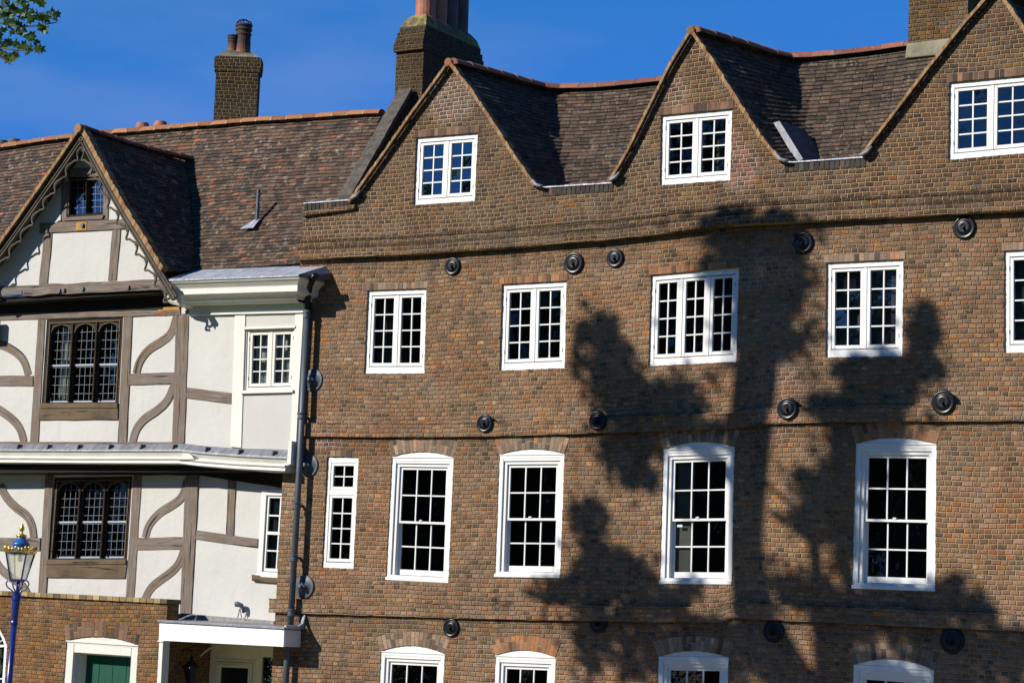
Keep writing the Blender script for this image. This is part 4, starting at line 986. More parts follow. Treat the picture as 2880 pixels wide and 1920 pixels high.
# --- leaded windows
def leaded(q, y, n, parent, gm='glass', lights_arch=True, nc=4, nr=9, frame=.085, curtain_or_reflection=None, mul=.075, sillp=True, dark='oak_frame'):
    W = WM(q, y); m = MB(); W.ring(m, -.005, W.W+.005, -.005, W.H+.005, frame, .075, .07, .015, .14)
    lw = (W.W-2*frame-(n-1)*mul)/n
    win = m.build('window', dark, parent, bevel=.006)
    m = MB(); W.ring(m, frame-.022, W.W-frame+.022, .06, W.H-.055, .02, .02, .001, -.0, .03); m.build('frame_bead', 'oak_brown', win)
    for i in range(n):
        a = frame+i*(lw+mul); b = a+lw
        if i: mm = MB(); W.box(mm, a-mul*.72, a-mul*.28, .07, W.H-.075, .0, .12); W.box(mm, a-mul, a, .07, W.H-.075, .045, .12); mm.build('mullion', dark, win, bevel=.006)
        t0, t1 = .07, W.H-.075
        if lights_arch:
            c = (a+b)/2; ht = .17; prof = [(0, 0), (.10, .38), (.28, .68), (.5, .84), (.75, .93), (1, 1.0)]
            for sgn in (0, 1):
                P_ = [(a+(c-a)*u_, t1-ht+ht*.92*v_) for u_, v_ in prof] if not sgn else [(b-(b-c)*u_, t1-ht+ht*.92*v_) for u_, v_ in prof]
                top_ = [(c, t1), (a if not sgn else b, t1)]
                poly = [W.p(*k) for k in P_+top_]
                if sgn == 0: poly = poly[::1]
                ar = sum(poly[k][0]*poly[(k+1) % len(poly)][1]-poly[(k+1) % len(poly)][0]*poly[k][1] for k in range(len(poly)))
                if ar < 0: poly.reverse()
                mm = MB(); mm.prism(poly, y+.03, y+.11); mm.build('tracery', dark, win)
                mm = MB(); mm.tube([(W.p(*k)[0], y+.032, W.p(*k)[1]) for k in P_], .012, 6); mm.build('tracery_moulding', 'oak_brown', win)
        mid = t0+(t1-t0)*.47
        g = MB(); W.grid(g, a, b, t0, t1, nc, nr, .0065, .088, .098); g.build('lead_came', 'came', win)
        g = MB(); W.panes(g, a, b, t0, t1, nc, nr, .094, tilt=.007); g.build('glass', gm if not isinstance(gm, list) else gm[i], win)
        if lights_arch: (g := MB(), W.box(g, a, b, mid-.016, mid+.016, .075, .105), g.build('casement_bar', 'came_bar', win)); (g := MB(), W.box(g, a, b, t0, t0+.03, .08, .105), g.build('casement_bar', 'came_bar', win))
        if lights_arch and i != 1:
            g = MB(); c1_, c2_ = W.p(a+.02, t0+.045), W.p(b-.03, t0+.06); g.tube([(c1_[0], y+.06, c1_[1]), (c2_[0], y+.07, c2_[1])], .006, 6); g.box(c1_[0]+.04, c1_[0]+.06, y+.05, y+.09, c1_[1]-.02, c1_[1]+.03); g.build('casement_stay', 'iron_black', win)
    if sillp: m = MB(); W.box(m, .0, W.W, -.045, .045, -.045, .1); m.build('sill', 'oak_brown', win, bevel=.01)
    if curtain_or_reflection: curtain_or_reflection(W, win, frame, lw, mul)
    room(W, win, .22)
    return win
simple('came', (.15, .155, .18), .5, var=.15, scale=9); simple('came_bar', (.27, .30, .35), .45)
simple('curtain_pale', (.50, .54, .46), .9, var=.1); simple('curtain_white', (.72, .72, .68), .9)
def fold(W, win, s0, s1, mat, y=.16, t0=.08, t1=None, name='curtain_or_reflection', amp=.018):
    t1 = t1 or W.H-.1; m = MB(); n = 24; vs_ = []
    for i in range(n+1):
        s = lerp(s0, s1, i/n); yy = W.y+y+amp*math.sin(i*1.15)+random.uniform(-.004, .004); a, b = W.p(s, t0), W.p(s+.01*math.sin(i), t1)
        vs_ += [(a[0], yy, a[1]), (b[0], yy, b[1])]
    m.add(vs_, [(2*i, 2*i+2, 2*i+3, 2*i+1) for i in range(n)]); m.build(name, mat, win, smooth=True)
def cur1(W, win, fr_, lw, mul):
    fold(W, win, fr_+lw*.28, fr_+lw*1.0, 'curtain_pale'); fold(W, win, fr_+lw*.50, fr_+lw*.66, 'curtain_white', y=.13, amp=.005); fold(W, win, W.W-fr_-lw*.2, W.W-fr_, 'curtain_pale')
leaded(W1q, Y1, 3, TH, curtain_or_reflection=cur1, gm=['glass', 'glass', 'glass_mid']); leaded(W2q, Y2, 3, TH); leaded(W3q, YG, 2, TH, gm='glass_sky', lights_arch=False, nc=3, nr=5, frame=.03, mul=.03, sillp=False)
for i_, (s0_, s1_, mt_) in {0: (.10, .36, 'curtain_dim'), 3: (.06, .94, 'cloud_reflection'), 4: (.06, .94, 'cloud_reflection'), 6: (.72, .94, 'curtain_dim')}.items():  # pale sheets behind two right-hand windows paint the cloud reflected in their panes
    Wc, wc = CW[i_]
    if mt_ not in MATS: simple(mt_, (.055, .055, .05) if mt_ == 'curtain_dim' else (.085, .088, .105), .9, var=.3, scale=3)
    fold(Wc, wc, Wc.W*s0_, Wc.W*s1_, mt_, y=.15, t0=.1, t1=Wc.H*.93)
# --- boxed bay with the small white casement
def wb(name, f, pts, y, y0, y1, mat, par=None, bev=.004):
    q = zq(f, pts, y); m = MB(); m.prism([q[3], q[2], q[1], q[0]], y+y0, y+y1); return m.build(name, mat, par or TH, bevel=bev)
wb('corner_board', ZB, [(1735, 55), (1812, 52), (1780, 1070), (1700, 1062)], Y1, -.03, .05, 'cream_paint')
wb('corner_board', ZB, [(2180, 35), (2240, 33), (2175, 1195), (2138, 1085)], Y1, -.03, .25, 'cream_paint')
wb('bay_panel', ZB, [(1812, 52), (2180, 40), (2177, 180), (1812, 190)], Y1, -.012, .04, 'plaster_grey')
wb('bay_panel', ZB, [(1790, 668), (2165, 660), (2138, 1085), (1780, 1075)], Y1, -.012, .04, 'plaster_grey')
bw_ = casement(BAYw, TH, Y1-.02, 2, gmat='glass', fw_=.05, cs=.05, top=.05, bot=.06, mat='cream_paint')
Wb = WM(BAYw, Y1); fold(Wb, bw_, .08, Wb.W-.05, 'lace', y=.15, t0=.05, t1=Wb.H*.97, name='net_curtain'); fold(Wb, bw_, Wb.W*.3, Wb.W*.42, 'curtain_white', y=.13); fold(Wb, bw_, Wb.W*.75, Wb.W*.9, 'curtain_white', y=.13)
wb('window_trim', ZB, [(1800, 185), (2182, 173), (2182, 190), (1800, 202)], Y1, -.05, .02, 'cream_paint'); wb('window_sill', ZB, [(1782, 652), (2170, 644), (2168, 664), (1782, 674)], Y1, -.07, .02, 'cream_paint')
wb('recess_rail', ZB, [(1365, 60), (1735, 48), (1735, 98), (1368, 92)], Y1, -.022, .03, 'oak_dark')
# --- upper cornice above the bay: profile swept along x
def sweep(name, prof, pa, pb, mat, parent=None, seg=10, retn=True, sag=0., smooth=False, mitre=None):
    """prof: list of (y, dz) ; pa/pb 3d points giving x,z at both ends"""
    m = MB(); n = seg; k = len(prof); vs_ = []
    path = [Vector(p) for p in (pa if isinstance(pa, list) else [pa, pb])]
    pts = []
    for a, b in zip(path, path[1:]):
        c = max(1, int((b-a).length/.25)); pts += [a.lerp(b, i/c) for i in range(c)]
    pts.append(path[-1])
    for p in pts:
        for (yy, dz) in prof: vs_.append((p.x-(min(yy-mitre, xr_-xb-.03) if mitre is not None and p is pts[-1] else 0), yy, p.z+dz+(random.uniform(-.0015, .0015) if p is not pts[-1] else 0)))
    fs = []
    for i in range(len(pts)-1):
        for j in range(k-1): fs.append((i*k+j, i*k+j+1, (i+1)*k+j+1, (i+1)*k+j))
    fs += [tuple(range(k)), tuple(reversed(range((len(pts)-1)*k, len(pts)*k)))]
    m.add(vs_, fs); o = m.build(name, mat, parent or TH, smooth=False)
    import bmesh as _b
    bm = _b.new(); bm.from_mesh(o.data); _b.ops.recalc_face_normals(bm, faces=bm.faces); bm.to_mesh(o.data); bm.free()
    return o
ZU = Z(430, 730, 5.004)
CY = -.70                                     # front lip of the cornice
cl_, cr_ = at(*ZU(165, 292), CY), at(*ZU(2062, 222), CY)
xr_ = cr_.x
def zl(x): return lerp(cl_.z, cr_.z, (x-cl_.x)/(cr_.x-cl_.x))
A_, B_ = Vector((cl_.x, 0, zl(cl_.x))), Vector((xr_, 0, zl(xr_)))
ez = at(*ZU(1000, 130), -.50).z-zl(at(*ZU(1000, 130), -.5).x)
LT = at(*ZU(1000, 128), .10).z-zl(at(*ZU(1000, 128), .10).x)
sweep('lead_cornice_roof', [(CY-.02, -.02), (CY-.025, .012), (CY+.12, .06), (.12, LT), (.12, -.02)], A_+Vector((-.0, 0, 0)), B_, 'lead')
# right return of the lead
m = MB(); m.hexa([(xr_, CY-.02, B_.z-.02), (xr_+.03, CY+.02, B_.z-.02), (xr_+.16, 0., B_.z+.02), (xr_, 0., B_.z+.02), (xr_, CY+.0, B_.z+.012), (xr_+.01, CY+.04, B_.z+.012), (xr_+.14, -.0, B_.z+.14), (xr_, .0, B_.z+LT*.85)]); m.build('lead_hip', 'lead_dark', TH)
CPROF = [(CY+.0, -.021), (CY+.01, -.05), (CY+.05, -.075), (CY+.11, -.13), (CY+.115, -.145), (CY+.115, -.235), (CY+.14, -.24), (CY+.15, -.25), (CY+.20, -.262), (CY+.24, -.29), (CY+.27, -.33), (CY+.33, -.355), (CY+.34, -.37), (Y1-.045, -.37), (Y1-.045, -.50), (Y1-.065, -.50), (Y1-.065, -.525), (Y1-.04, -.53), (Y1+.02, -.53), (Y1+.02, -.021)]
sweep('cornice', CPROF, A_+Vector((.12, 0, .0)), B_, 'cream_paint', mitre=CY)
# return end of the cornice toward the brick wall
def yprof(name, x, prof, ya, yb, mat):        # prof (dx,dz) swept along y
    m = MB(); k = len(prof); vs_ = [(x+dx, ya, B_.z+dz) for dx, dz in prof]+[(x+dx, yb, B_.z+dz+.0) for dx, dz in prof]
    fs = [(j, (j+1) % k, k+(j+1) % k, k+j) for j in range(k)]+[tuple(range(k)), tuple(reversed(range(k, 2*k)))]
    m.add(vs_, fs); o = m.build(name, mat, TH)
    import bmesh as _b
    bm = _b.new(); bm.from_mesh(o.data); _b.ops.recalc_face_normals(bm, faces=bm.faces); bm.to_mesh(o.data); bm.free()
m = MB(); k = len(CPROF); CP2 = [(yy-CY, dz) for yy, dz in CPROF]; XL_ = xr_-xb-.03
m.add([(xr_-min(d_, XL_), CY+d_+.001, B_.z+dz) for d_, dz in CP2]+[(xr_-min(d_, XL_), .0, B_.z+dz) for d_, dz in CP2], [(j_, (j_+1) % k, k+(j_+1) % k, k+j_) for j_ in range(k)]+[tuple(range(k, 2*k))])
m.build('cornice_return', 'cream_paint', TH)
# white corbel end at the left of the cornice
p = at(*ZU(330, 600), YG); m = MB(); m.hexa([(p.x-.14, YG-.05, p.z-.02), (p.x+.14, YG-.05, p.z-.09), (p.x+.14, Y1, p.z-.09), (p.x-.14, Y1, p.z-.02), (p.x-.20, YG-.12, p.z+.13), (p.x+.18, YG-.1, p.z+.17), (p.x+.18, Y1, p.z+.17), (p.x-.20, Y1, p.z+.13)]); m.build('corbel', 'cream_paint', TH, bevel=.05)
# --- jetty between storeys
lead_top = [ZB(Lft, 1038), ZB(0, 1040), ZB(700, 1042), ZB(1370, 1040), ZB(1510, 1056), ZB(1780, 1076), ZB(2155, 1093)]
LP = [at(x, y, Y1) for x, y in lead_top]; LP = [Vector((p.x, 0, p.z)) for p in LP]
def step_(i): return i
JB = at(*ZB(1000, 1103), Y1-.15).z - at(*ZB(1000, 1040), Y1).z
JF = Y1-.16
sweep('jetty_lead', [(Y1+.03, .0), (Y1-.02, .002), (Y1-.06, -.03), (JF, -.105), (JF-.005, -.135), (JF+.02, -.135), (Y1+.03, -.1)], LP, None, 'lead_mid')
LP2 = LP[:-1]+[LP[-1]+Vector((-.02, 0, 0))]
sweep('jetty_moulding', [(JF+.02, -.136), (JF+.04, -.17), (JF+.075, -.22), (JF+.075, -.235), (JF-.02, -.24), (JF-.03, -.26), (JF-.015, -.28), (JF+.01, -.29), (JF-.005, -.30), (JF-.015, -.335), (JF+.0, -.345), (JF+.04, -.35), (Y2-.02, -.35), (Y2-.02, -.136)], LP2, None, 'cream_paint')
p = at(*ZB(1370, 1135), JF-.03); m = MB(); m.prism([(p.x-.19, p.z-.045), (p.x+.19, p.z-.05), (p.x+.13, p.z+.02), (p.x+.06, p.z+.055), (p.x-.04, p.z+.055), (p.x-.12, p.z+.0)], JF-.05, JF+.08); m.build('moulding_patch', 'cream_paint', TH, bevel=.01)
p = at(*ZB(2165, 1160), Y1); m = MB(); m.prism([(p.x-.03, p.z-.08), (p.x+.05, p.z-.08), (p.x+.05, p.z+.3), (p.x-.01, p.z+.3)], JF-.01, Y1+.2); m.build('corner_post_foot', 'cream_paint', TH)
for i in range(14):
    xx = lerp(LP[0].x+.1, LP[-1].x-.3, i/13); zz = interp([(q.x, q.z) for q in LP], xx); m = MB(); m.prism([(xx-.012, zz-.10), (xx+.012, zz-.1), (xx+.03, zz-.02), (xx+.01, zz-.02)], JF-.012, Y1); m.build('lead_joint', 'lead_dark', TH)
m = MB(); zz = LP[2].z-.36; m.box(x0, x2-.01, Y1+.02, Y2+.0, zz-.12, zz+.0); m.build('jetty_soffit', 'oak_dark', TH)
# --- lower tier timbers
B2 = lambda name, pts, **k: beam(name, [xz(*p, Y2) for p in pts], Y2, **k)
B2('head_beam', [ZB(Lft, 1190), ZB(1465, 1205), ZB(1465, 1270), ZB(Lft, 1262)], mat='oak_dark', proud=.03); B2('head_beam', [ZB(1466, 1205), ZB(2150, 1240), ZB(2150, 1375), ZB(1466, 1270)], mat='oak_dark', proud=.03)
B2('timber_post', [ZB(340, 1255), ZB(398, 1258), ZC(340, 725), ZC(283, 722)]); B2('timber_post', [ZB(985, 1265), ZB(1045, 1268), ZC(988, 760), ZC(928, 752)])
B2('timber_post', [ZB(1370, 1268), ZB(1465, 1270), ZC(1410, 850), ZC(1328, 848)], proud=.024); B2('timber_post', [ZB(1682, 1290), ZB(1735, 1300), ZC(1720, 282), ZC(1663, 276)])
B2('timber_rail', [ZC(Lft, 285), ZC(300, 292), ZC(295, 385), ZC(Lft, 378)]); B2('timber_rail', [ZC(1018, 292), ZC(1362, 285), ZC(1352, 375), ZC(1010, 382)]); B2('timber_rail', [ZC(1448, 235), ZC(1898, 300), ZC(1896, 365), ZC(1440, 302)])
B2('window_rail', [ZC(350, 480), ZC(937, 486), ZC(926, 592), ZC(345, 580)], mat='oak_brown', proud=.026)
for pts in ([ZC(1070, 290), ZC(1095, 195), ZC(1175, 105), ZC(1265, 55), ZC(1345, -5), ZC(1378, -130)], [ZC(1062, 755), ZC(1110, 655), ZC(1190, 595), ZC(1275, 535), ZC(1325, 470), ZC(1358, 370)], [ZC(0, -90), ZC(55, 10), ZC(130, 80), ZC(205, 130), ZC(240, 210), ZC(248, 292)], [ZC(-60, 400), ZC(0, 520), ZC(90, 590), ZC(170, 640), ZC(215, 730)]):
    brace([xz(*p, Y2) for p in pts], bw, Y2)
# narrow sash beside the brick pier
W = WM(NWq, Y2-.02); m = MB(); W.ring(m, -.01, W.W, -.01, W.H, .10, .10, .06, 0, .12); W.box(m, -.02, W.W, -.04, .02, -.03, .1); win = m.build('window', 'white_paint', TH, bevel=.004)
k = MB(); W.ring(k, .10, W.W-.10, .06, W.H-.10, .035, .04, .05, .03, .08); W.grid(k, .135, W.W-.135, .11, W.H-.14, 2, 4, .025, .035, .07); W.box(k, .13, W.W-.13, .06+(W.H-.16)*.5-.02, .06+(W.H-.16)*.5+.03, .025, .075); k.build('sash', 'white_paint', win)
g = MB(); W.panes(g, .135, W.W-.135, .11, W.H-.14, 2, 4, .06); g.build('glass', 'glass', win); fold(W, win, .12, W.W-.1, 'curtain_grey', y=.13); room(W, win, .2)
B2('sill_board', [ZC(1863, 565), ZC(2120, 580), ZC(2115, 625), ZC(1865, 610)], mat='oak_brown', proud=.05)

# --- roofs
E0 = at(560, 617, .10); BL = R(57); NLp = Vector((0, -math.sin(BL), math.cos(BL)))
rp_ = [onP(x, y, E0, NLp) for x, y in ((-200, 358), (0, 345), (200, 317), (400, 300), (600, 284), (750, 273), (880, 266))]
ev = [onP(x, y, E0, NLp) for x, y in ((-200, 668), (0, 652), (445, 621), (560, 615), (700, 606))]
xR = -4.02
def PL(u, v):
    x = lerp(-13.2, xR, u)
    zr, yr = interp([(p.x, p.z) for p in rp_], x), interp([(p.x, p.y) for p in rp_], x)
    ze, ye = interp([(p.x, p.z) for p in ev], x), interp([(p.x, p.y) for p in ev], x)
    p = Vector((x, lerp(ye, yr, v), lerp(ze, zr, v))); w_ = 4*v*(1-v)
    return p+NLp*(-.05*w_+.02*noise.noise(Vector((x*.8, v*3, 0)))+.012*noise.noise(Vector((x*3, v*9, 5))))
roof(PL, 'tile_old', TH, gauge=.086, tw=.150, samples=90)
def PLb(u, v):
    p = PL(1-u, 1); return Vector((p.x, lerp(5.0, p.y, v), lerp(8.0, p.z-.02, v)))
roof(PLb, 'tile_old', TH, gauge=.25, tw=.4, samples=12)
ridge([PL(i/20, 1)+Vector((0, 0, .03)) for i in range(21)], .12, .33, 'ridge_terracotta', TH)
m = MB(); m.box(-13.2, -4.3, 4.6, 4.9, GZ, 8.1); m.build('rear_wall', 'plaster', TH)
m = MB(); m.box(-13.2, -13.0, -.2, 4.9, GZ, 8.0); m.build('side_wall', 'plaster', TH)
# gable dormer roof
RYG = YG-.34
apex = at(*ZA(592, 172), RYG); 
rR = [at(*ZA(x, y), RYG) for x, y in ((592, 172), (700, 375), (812, 582), (932, 792), (1062, 1002), (1188, 1212))]
rL = [at(*ZA(x, y), RYG) for x, y in ((592, 172), (440, 395), (290, 610), (140, 825), (0, 1020), (-150, 1215))]
JG = onP(427, 372, E0, NLp); VBg = onP(450, 622, E0, NLp)
def PGr(u, v):
    A = polyat(list(reversed(rR)), v); B = Vector((lerp(VBg.x, JG.x, v), lerp(VBg.y, JG.y, v), lerp(VBg.z, JG.z, v))); p = A.lerp(B, u)
    return p+Vector((-.5, 0, .0))*.07*math.sin(math.pi*u)*math.sin(math.pi*v)
roof(PGr, 'tile_old', TH, gauge=.09, samples=30)
VBl = Vector((rL[-1].x, E0.y+.05, rL[-1].z))
def PGl(u, v): return VBl.lerp(JG, v).lerp(polyat(list(reversed(rL)), v), u)
roof(PGl, 'tile_old', TH, gauge=.09, samples=20)
ridge([apex+Vector((0, 0, .03)), apex.lerp(JG, .5)+Vector((0, 0, .0)), JG+Vector((.05, .1, .05))], .10, .33, 'ridge_red', TH)
V2 = lambda l: [(p.x, p.z) for p in l]
verge(V2(rR), RYG-.03, RYG+.12, .085, TH, side=1, step=.045); verge(V2(list(reversed(rL))), RYG-.03, RYG+.12, .06, TH, side=1, step=.045)
m = MB(); m.lathe([(.085, 0), (.09, .03), (.085, .06), (.075, .2)], (apex.x, RYG+.12, apex.z+.02), 16, 'y'); m.build('ridge_end', 'verge', TH)
# bargeboards with carved running vine
def offs(pts, d):
    out_ = []
    for i, p in enumerate(pts):
        a = pts[max(0, i-1)]; b = pts[min(len(pts)-1, i+1)]; t = (b-a).normalized(); n_ = Vector((-t.z, 0, t.x))
        if n_.z > 0: n_ = -n_
        out_.append(p+n_*d)
    return out_
def strip(name, top_, bot_, y0, y1, mat):
    for_ = MB(); n = len(top_); vs_ = []
    for a, b in zip(top_, bot_): vs_ += [(a.x, y0, a.z), (b.x, y0, b.z), (b.x, y1, b.z), (a.x, y1, a.z)]
    fs = []; uvs = []; s = 0; S = [0]
    for a, b in zip(top_, top_[1:]): s += (b-a).length; S.append(s)
    for i in range(n-1):
        a, b = i*4, i*4+4
        for f in ((a, a+1, b+1, b), (a+1, a+2, b+2, b+1), (a+3, a, b, b+3), (a+2, a+3, b+3, b+2)): fs.append(f); uvs.append([(S[k//4], .1*(k % 4)) for k in f])
    fs += [(0, 3, 2, 1), tuple((n-1)*4+k for k in range(4))]; uvs += [[(0, 0)]*4, [(0, 0)]*4]
    for_.add(vs_, fs, None, uvs); o = for_.build(name, mat, TH)
    import bmesh as _b
    bm = _b.new(); bm.from_mesh(o.data); _b.ops.recalc_face_normals(bm, faces=bm.faces); bm.to_mesh(o.data); bm.free()
    return o
def dense(pts, k=8):
    o = []
    for a, b in zip(pts, pts[1:]): o += [a.lerp(b, i/k) for i in range(k)]
    return o+[pts[-1]]
for side, rk in ((1, rR), (-1, rL)):
    ext = rk[-1]+(rk[-1]-rk[-2]).normalized()*(.52 if side > 0 else .3)
    rk2 = dense(rk+[ext])
    yb = RYG+.05
    strip('bargeboard', offs(rk2, .02), offs(rk2, .135), yb, yb+.05, 'carved_oak')
    strip('bargeboard_bead', offs(rk2, .05), offs(rk2, .075), yb-.02, yb, 'carved_oak')
    strip('bargeboard_bead', offs(rk2, .11), offs(rk2, .135), yb-.025, yb, 'carved_oak')
    # vine
    L_ = [0]; 
    for a, b in zip(rk2, rk2[1:]): L_.append(L_[-1]+(b-a).length)
    tot = L_[-1]; per = .36; N_ = int(tot/.03)
    def rp(s):
        for i in range(len(L_)-1):
            if s <= L_[i+1] or i == len(L_)-2: break
        f = (s-L_[i])/(L_[i+1]-L_[i]); p = rk2[i].lerp(rk2[i+1], f); t = (rk2[i+1]-rk2[i]).normalized(); n_ = Vector((-t.z, 0, t.x)); n_ = -n_ if n_.z > 0 else n_
        return p, t, n_
    path = []; 
    for i in range(N_+1):
        s = tot*i/N_; p, t, n_ = rp(s); ph = 2*math.pi*s/per
        sh = math.sin(ph)+.35*math.sin(2*ph)
        q = p+n_*(.225+.055*sh)+t*.03*math.cos(ph); path.append(Vector((q.x, yb+.01, q.z)))
    vine = MB(); vine.tube(path, .020, 7); vo = vine.build('carved_vine', 'carved_oak', TH, smooth=True)
    for k in range(int(tot/per)):
        s = (k+.30)*per; p, t, n_ = rp(min(tot, s)); lf = MB()
        q = p+n_*.30
        lf.prism(sorted_ := [(q.x+.0, q.z-.0)]+[(q.x+math.cos(a_)*r_, q.z+math.sin(a_)*r_) for a_, r_ in zip([i*math.pi/5 for i in range(10)], [.045, .026]*5)][0:0] or [(q.x+math.cos(i*math.pi/5)*(.05 if i % 2 == 0 else .028), q.z+math.sin(i*math.pi/5)*(.05 if i % 2 == 0 else .028)) for i in range(10)], yb-.005, yb+.02)
        lf.build('carved_leaf', 'carved_oak', vo); lf = MB()
        p2, t2, n2 = rp(min(tot, s+.5*per)); q = p2+n2*.145
        for dz in (-.5, 0, .5):
            e = q+n2*.07+t2*dz*.11; lf.tube([Vector((q.x, yb+.01, q.z)), Vector(((q.x+e.x)/2, yb+.0, (q.z+e.z)/2)), Vector((e.x, yb+.01, e.z))], [.010, .014, .006], 6)
        lf.build('carved_frond', 'carved_oak', vo)
q = rR[-1]+(rR[-1]-rR[-2]).normalized()*.40; m = MB()
ring_ = [Vector((q.x-.13+.075*math.cos(a_*.52), RYG+.06, q.z-.02+.13*math.sin(a_*.52))) for a_ in range(0, 13)]
m.tube(ring_, .022, 7); m.build('bargeboard_scroll', 'carved_oak', TH, smooth=True)
# vent pipe
q = onP(590, 510, E0, NLp); m = MB(); m.tube([q, q+Vector((0, 0, .56))], .030, 12); m.lathe([(.036, .20), (.036, .26)], q, 12); vp_ = m.build('vent_pipe', 'iron_grey', TH)
m = MB(); m.add([q+Vector((-.24, -.16, -.13)), q+Vector((.05, -.16, -.13)), q+Vector((.05, .04, .09)), q+Vector((-.02, .04, .09))], [(0, 1, 2, 3)]); m.build('pipe_flashing', 'lead', vp_)
for v in m.v: pass
def sooty():
    k = NT('pot_sooty'); o = k.obj(); sp_ = k.n('SeparateXYZ'); k.l(o, sp_.inputs[0]); f = k.rng(k.math('ADD', sp_.outputs[2], k.math('MULTIPLY', k.noise(o, 9, 4), .15)), tp_-GZ+.20, tp_-GZ+.36)
    k.l(k.mix(f, (.20, .065, .035, 1), (.035, .018, .014, 1)), k.b.inputs['Base Color']); k.b.inputs['Roughness'].default_value = .8; MATS['pot_sooty'] = k.m
# chimney on the back slope, turned on its base
cy_ = 3.1
pl, pm, pr = at(493, 290, cy_), at(508, 288, cy_-.2), at(590, 278, cy_)
zt_ = at(545, 150, cy_).z
ang = R(-32); cxy = Vector((at(534, 280, cy_).x, cy_+.1)); hw, hd = .40, .185
def rc(a, b): return (cxy.x+a*math.cos(-ang)-b*math.sin(-ang), cxy.y+a*math.sin(-ang)+b*math.cos(-ang))
c4 = [rc(-hw, -hd), rc(hw, -hd), rc(hw, hd), rc(-hw, hd)]
tp_ = zt_+.15
chl = stack(c4, 8.8, tp_, TH, bands=[(.035, tp_-.30, tp_-.22), (.045, tp_-.22, tp_-.02)], cap='cement', capz=.12, inset=.3)
sooty(); q0, q1 = rc(.06, 0), rc(-.13, -.02)
pot(chl, q0[0], q0[1], tp_+.08, .145, .58, 'pot_sooty'); pot(chl, q1[0], q1[1], tp_+.08, .10, .36, 'pot_sooty')
w_ = MB()
for i in range(9):
    a_ = i*math.pi/9; w_.tube([(q0[0]+.15*math.cos(a_)*math.cos(t_), q0[1]+.15*math.sin(a_)*math.cos(t_), tp_+.66+.10*math.sin(t_)) for t_ in [math.pi*k/8 for k in range(9)]], .006, 4)
w_.build('wire_guard', 'iron_black', chl)
# low stacks behind the ridge carrying louvred pots
def lowstack(pts, yy, mats):
    ps = [at(x, y, yy) for x, y in pts]; m = MB(); z0 = min(p.z for p in ps)
    m.box(min(p.x for p in ps)-.3, max(p.x for p in ps)+.3, yy-.25, yy+.25, 8.5, z0-.28); st = m.build('chimney', 'brick_dark', TH)
    for p, mt in zip(ps, mats):
        m = MB(); r_ = .125; zb_ = z0-.3; m.lathe([(r_, 0), (r_, p.z-zb_-.1), (r_*1.02, p.z-zb_-.09)], (p.x, yy, zb_), 18)
        for k in range(6):
            a_ = k*math.pi/3+.3; m.box(p.x+math.cos(a_)*r_*.9-.02, p.x+math.cos(a_)*r_*.9+.02, yy+math.sin(a_)*r_*.9-.02, yy+math.sin(a_)*r_*.9+.02, p.z-.095, p.z-.03)
        m.lathe([(r_*1.12, -.035), (r_*1.14, .02), (r_*1.0, .085), (r_*.9, .12), (r_*.4, .13)], (p.x, yy, p.z), 18); m.build('louvred_pot', mt, st)
lowstack([(327, 297), (368, 294)], 3.3, ['pot_terra', 'pot_terra']); lowstack([(4, 337), (33, 334)], 3.3, ['pot_dark', 'pot_dark'])

# ================================================================== BRICK ANNEX WITH THE GREEN DOOR
YA = -.40
AN = thing('brick_annex', 'low brick annex with green plank door in a white frame, under the timbered house', 'annex', (-9, YA, GZ))
tA = [xz(*ZC(-900, 668), YA), xz(*ZC(0, 712), YA), xz(*ZC(600, 742), YA), xz(*ZC(1232, 775), YA)]
dq = zq(ZC, [(487, 1045), (1018, 1080), (1003, 1420), (465, 1400)], YA)
dq = [dq[0], dq[1], (dq[2][0]-.03, GZ+.08), (dq[3][0]-.03, GZ+.08)]
aw = zq(ZC, [(-230, 1105), (50, 1080), (35, 1420), (-240, 1400)], YA); aw = [aw[0], aw[1], (aw[2][0]-.02, GZ+.7), (aw[3][0]-.02, GZ+.7)]
rise_d = .10; rise_a = .42
xe = tA[-1][0]; YD_ = .85
auv = lambda x, y, z: (x, z+.045*(x+9)*-.0+( .0))
wall_mesh([(tA[0][0], GZ), (xe, GZ)]+list(reversed(tA)), [[dq[3], dq[2]]+arcpts(dq[0], dq[1], rise_d), [aw[3], aw[2]]+arcpts(aw[0], aw[1], rise_a)], YA, auv, step=.35, bulge=.02).build('wall', 'brick_annex', AN)
m = MB(); m.box(xe-.22, xe, YA+.31, YD_+.0, GZ, tA[-1][1]-.50); m.build('side_wall', 'brick_annex', AN)
m = MB(); n = 46
for i in range(n):                                            # coping bricks on edge
    a = l2(tA[0], tA[0], 0); xa = lerp(tA[0][0], xe+.03, (i+.04)/n); xb_ = lerp(tA[0][0], xe+.03, (i+.96)/n); za = interp(tA, xa); zb_ = interp(tA, xb_)
    m.prism([(xa, za), (xb_, zb_), (xb_, zb_+.075), (xa, za+.075)], YA-.05-random.uniform(0, .006), YA+.32)
m.build('coping', 'coping_brick', AN) if 'coping_brick' in MATS else None
tinted('coping_brick', [(0, '5a4c38'), (.3, '86704c'), (.6, '9c8458'), (.8, 'a8926a'), (1., '6a5c3a')], lich=(.3, .27, .15, 1))
m.build('coping', 'coping_brick', AN)
